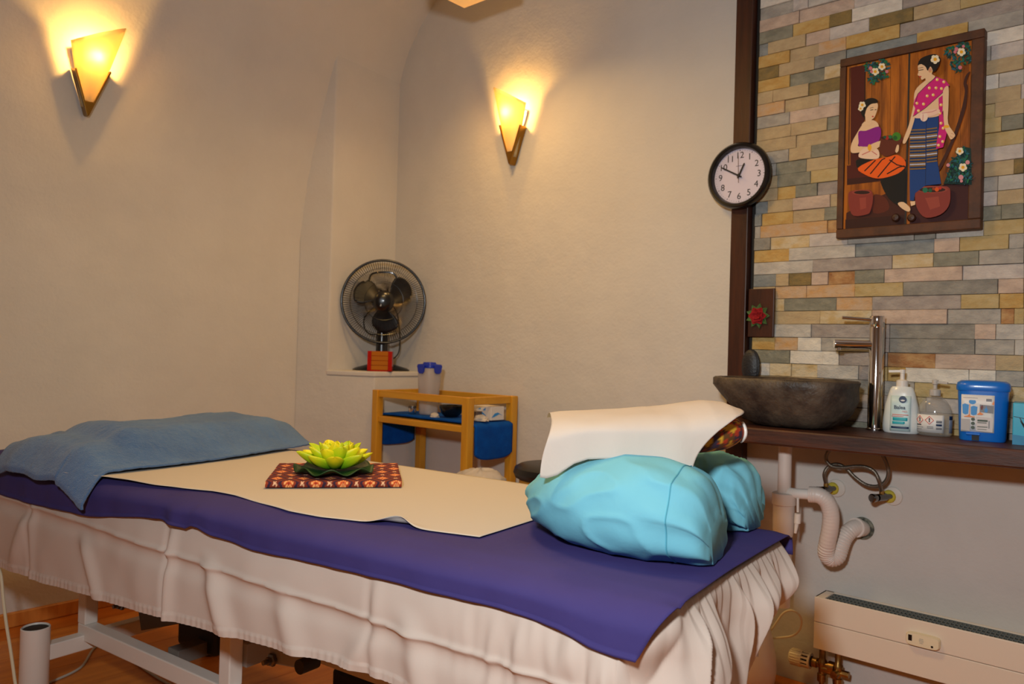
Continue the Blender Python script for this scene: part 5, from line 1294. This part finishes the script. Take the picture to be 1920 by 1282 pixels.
m = MB(); hwt = TW_ / 2 - 2 * LW - 0.004
def tt(u, v_):
    half = TL_ / 2 - LW + 0.012; dr = 0.150
    tot = 2 * half + 2 * dr; s_ = u * tot
    b = (v_ * 2 - 1) * hwt
    if s_ < dr: a, z = -half - 0.012, SHZ + 0.004 - (dr - s_) * (1 - 0.12 * (v_ * 2 - 1) ** 4)
    elif s_ < dr + 2 * half:
        a = s_ - dr - half; z = SHZ + 0.012 - 0.006 * (abs(a) / half) ** 6; 
    else: a, z = half + 0.012, SHZ + 0.004 - (s_ - dr - 2 * half) * (1 - 0.16 * (v_ * 2 - 1) ** 4)
    if a > half: b *= 1.0
    k = 0.004 * nz(b * 14, s_ * 9)
    return T(a + (k if abs(a) > half else 0), b, z + (0 if abs(a) > half else 0.5 * k))
m.grid(tt, 110, 20); tag(m.build('trolley_towel', BT, angle=180, solid=0.010, loc=T(0, 0, SHZ)), 'royal blue towel on the trolley shelf hanging down at both ends', 'towel')
SZ = SHZ + 0.0185
# tall clear jar with blue clip lid
jc = on_y(803, 776, -0.20); jc = np.array([jc[0], jc[1], SZ])
t = thing('storage_jar', 'tall clear plastic jar with blue clip lid on the trolley shelf', 'jar', jc)
m = MB(); m.lathe(jc, [(0, 0), (0.90, 0), (0.95, 0.005), (1.0, 0.09), (1.02, 0.092), (1.08, 0.10), (1.22, 0.215), (1.18, 0.215), (1.03, 0.098), (0.9, 0.006), (0, 0.005)], 36, ax=tu * 0.042, ay=tv * 0.038, az=Z, sup=3.5); m.build('container', mat('jar_plastic', rgb(214, 204, 200), 0.15, alpha=0.42, coat=0.5), t)
JB = mat('lid_blue', rgb(12, 44, 170), 0.35)
m = MB(); m.lathe(jc + Z * 0.2155, [(0, 0), (1.25, 0), (1.28, 0.006), (1.2, 0.016), (0.7, 0.018), (0.6, 0.026), (0, 0.027)], 36, ax=tu * 0.042, ay=tv * 0.038, az=Z, sup=3.5); m.build('lid', JB, t)
for d, L in ((tu, 0.0545), (-tu, 0.0545), (tv, 0.050), (-tv, 0.050)):
    sd = np.cross(d, Z); m = MB(); m.prism([(-0.024, 0.012), (-0.020, -0.018), (-0.010, -0.026), (0.010, -0.026), (0.020, -0.018), (0.024, 0.012)], jc + Z * 0.2155 + d * L, sd, Z, d, 0.005); m.build('clip', JB, t, smooth=False, bevel=0.001)
q = on_y(773, 772, -0.25)
t = thing('metal_tin', 'small round metal tin on the trolley towel left of the clear jar', 'tin', (q[0], q[1], SZ))
m = MB(); m.lathe((q[0], q[1], SZ), [(0, 0), (0.017, 0), (0.018, 0.002), (0.018, 0.026), (0, 0.026)], 24); m.build('can', CHROME, t)
m = MB(); m.lathe((q[0], q[1], SZ + 0.0262), [(0, 0), (0.019, 0), (0.019, 0.010), (0.017, 0.012), (0, 0.012)], 24); m.build('lid', STEEL, t)
q = on_y(846, 780, -0.20)
m = MB(); m.lathe((q[0], q[1], SZ), [(0, 0), (0.028, 0), (0.045, 0.015), (0.055, 0.040), (0.056, 0.052), (0.053, 0.052), (0.050, 0.040), (0.038, 0.014), (0, 0.008)], 32); 
tag(m.build('black_bowl', BLACK, loc=(q[0], q[1], SZ)), 'glossy black bowl on the trolley behind the front leg', 'bowl')
def crumple(name, c_, rx_, ry_, h_, seed, label, mt=None):
    m = MB(); c_ = np.array(c_, float)
    def fn(u, v_):
        a = u * 2 * pi; b_ = v_ * pi / 2
        k = 1 + 0.35 * nz(cos(a) * 1.5 + seed, sin(a) * 1.5, v_ * 3) + 0.18 * nz(cos(a) * 4, sin(a) * 4 + seed, v_ * 6)
        return c_ + np.array([rx_ * cos(b_) * cos(a) * k, ry_ * cos(b_) * sin(a) * k, h_ * sin(b_) * (0.8 + 0.2 * k)])
    m.grid(fn, 36, 12, wrap_u=True); return tag(m.build(name, mt or PAPER, angle=35, loc=c_), label, 'tissue')
q = on_y(825, 779, -0.245); crumple('paper_napkin', (q[0] - 0.004, q[1] - 0.03, SZ), 0.026, 0.016, 0.02, 3, 'crumpled white napkin in front of the black bowl')
q = on_y(905, 781, -0.21); crumple('paper_napkin', (q[0], q[1] - 0.01, SZ), 0.036, 0.026, 0.026, 9, 'crumpled white tissue in front of the white blue carton')
q = on_y(921, 778, -0.13)
t = thing('tissue_carton', 'white tissue carton with blue wave print on the trolley right side', 'box', (q[0], q[1], SZ))
o_ = np.array([q[0] - 0.004, q[1] - 0.01, SZ]); m = MB(); m.obox(o_ + Z * 0.030, tu * 0.052, tv * 0.042, Z * 0.030); m.build('carton', mat('carton_white', rgb(222, 214, 206), 0.5), t, smooth=False, bevel=0.002)
m = MB(); fo = o_ - tv * 0.0425
m.prism([(-0.045, 0.02), (-0.03, 0.034), (-0.005, 0.036), (0.02, 0.022), (0.02, 0.014), (0.0, 0.026), (-0.02, 0.022), (-0.04, 0.010)], fo, tu, Z, -tv, 0.0005); m.prism([(0.0, 0.042), (0.02, 0.055), (0.016, 0.042)], fo, tu, Z, -tv, 0.0005); m.prism([(-0.03, 0.045), (-0.012, 0.052), (-0.01, 0.046)], fo, tu, Z, -tv, 0.0005)
fo = o_ + tu * 0.0525; m.prism([(-0.04, 0.012), (-0.02, 0.03), (0.0, 0.034), (0.03, 0.02), (0.01, 0.026), (-0.02, 0.016)], fo, tv, Z, tu, 0.0005); m.build('wave_print', BLUEI, t, smooth=False)
q = on_y(890, 770, -0.2)
m = MB(); oo = np.array([q[0], q[1], SZ]); m.obox(oo + Z * 0.016, tu * 0.028, tv * 0.02, Z * 0.016); m.obox(oo + Z * 0.0345, tu * 0.029, tv * 0.021, Z * 0.0025)
tag(m.build('small_case', mat('taupe_plastic', rgb(104, 88, 80), 0.5), smooth=False, bevel=0.002, loc=oo), 'small taupe plastic case on the trolley behind the crumpled tissue', 'case')

# ------------------------------------------------------------------ stool and white bag
sc_ = np.array([1.450, -0.225, 0.0])
t = thing('round_stool', 'round black cushioned stool behind the bed near the trolley', 'stool', sc_)
m = MB(); m.lathe(sc_ + Z * 0.592, [(0, 0), (0.150, 0), (0.166, 0.008), (0.174, 0.026), (0.168, 0.046), (0.15, 0.056), (0.05, 0.059), (0, 0.059)], 44); m.build('seat', mat('black_vinyl', rgb(20, 18, 18), 0.35), t)
m = MB(); m.lathe(sc_ + Z * 0.565, [(0, 0), (0.150, 0), (0.150, 0.0265), (0, 0.0265)], 36); m.build('seat_plate', PINE, t)
m = MB(); m.lathe(sc_, [(0, 0.09), (0.024, 0.09), (0.024, 0.30), (0.015, 0.302), (0.015, 0.565), (0, 0.565)], 16); m.build('column', CHROME, t)
for k in range(5):
    a = 2 * pi * k / 5 + 0.5; d = np.array([cos(a), sin(a), 0])
    m = MB(); m.bar(sc_ + Z * 0.10, sc_ + d * 0.185 + Z * 0.065, 0.03, 0.022); lg = m.build('leg', CHROME, t, smooth=False, bevel=0.003)
    m = MB(); m.lathe(sc_ + d * 0.18 + Z * 0.0265 - np.cross(d, Z) * 0.011, [(0, 0), (0.026, 0), (0.026, 0.022), (0, 0.022)], 16, ax=d, ay=Z, az=np.cross(d, Z)); m.build('caster', BLACKM, lg)
q = on_z(893, 884, 0.56)
wb = np.array([1.205, -0.405, 0.0])
t = thing('waste_bin', 'white lined waste bin on the floor between the trolley and black stool', 'bin', wb)
m = MB(); m.lathe(wb, [(0, 0.0005), (0.085, 0.0005), (0.09, 0.006), (0.105, 0.565), (0.100, 0.565), (0.086, 0.012), (0, 0.011)], 32); m.build('bucket', WHITE_PL, t)
m = MB()
def bag(u, v_):
    a = u * 2 * pi; b_ = v_ * pi / 2; k = 1 + 0.16 * nz(cos(a) * 3, sin(a) * 3, v_ * 4)
    return wb + np.array([0.108 * cos(b_) * cos(a) * k, 0.108 * cos(b_) * sin(a) * k, 0.560 + 0.062 * sin(b_) * k])
m.grid(bag, 48, 12, wrap_u=True); m.build('bin_liner', mat('liner_white', rgb(214, 206, 200), 0.4, translucent=0.25), t, angle=40)
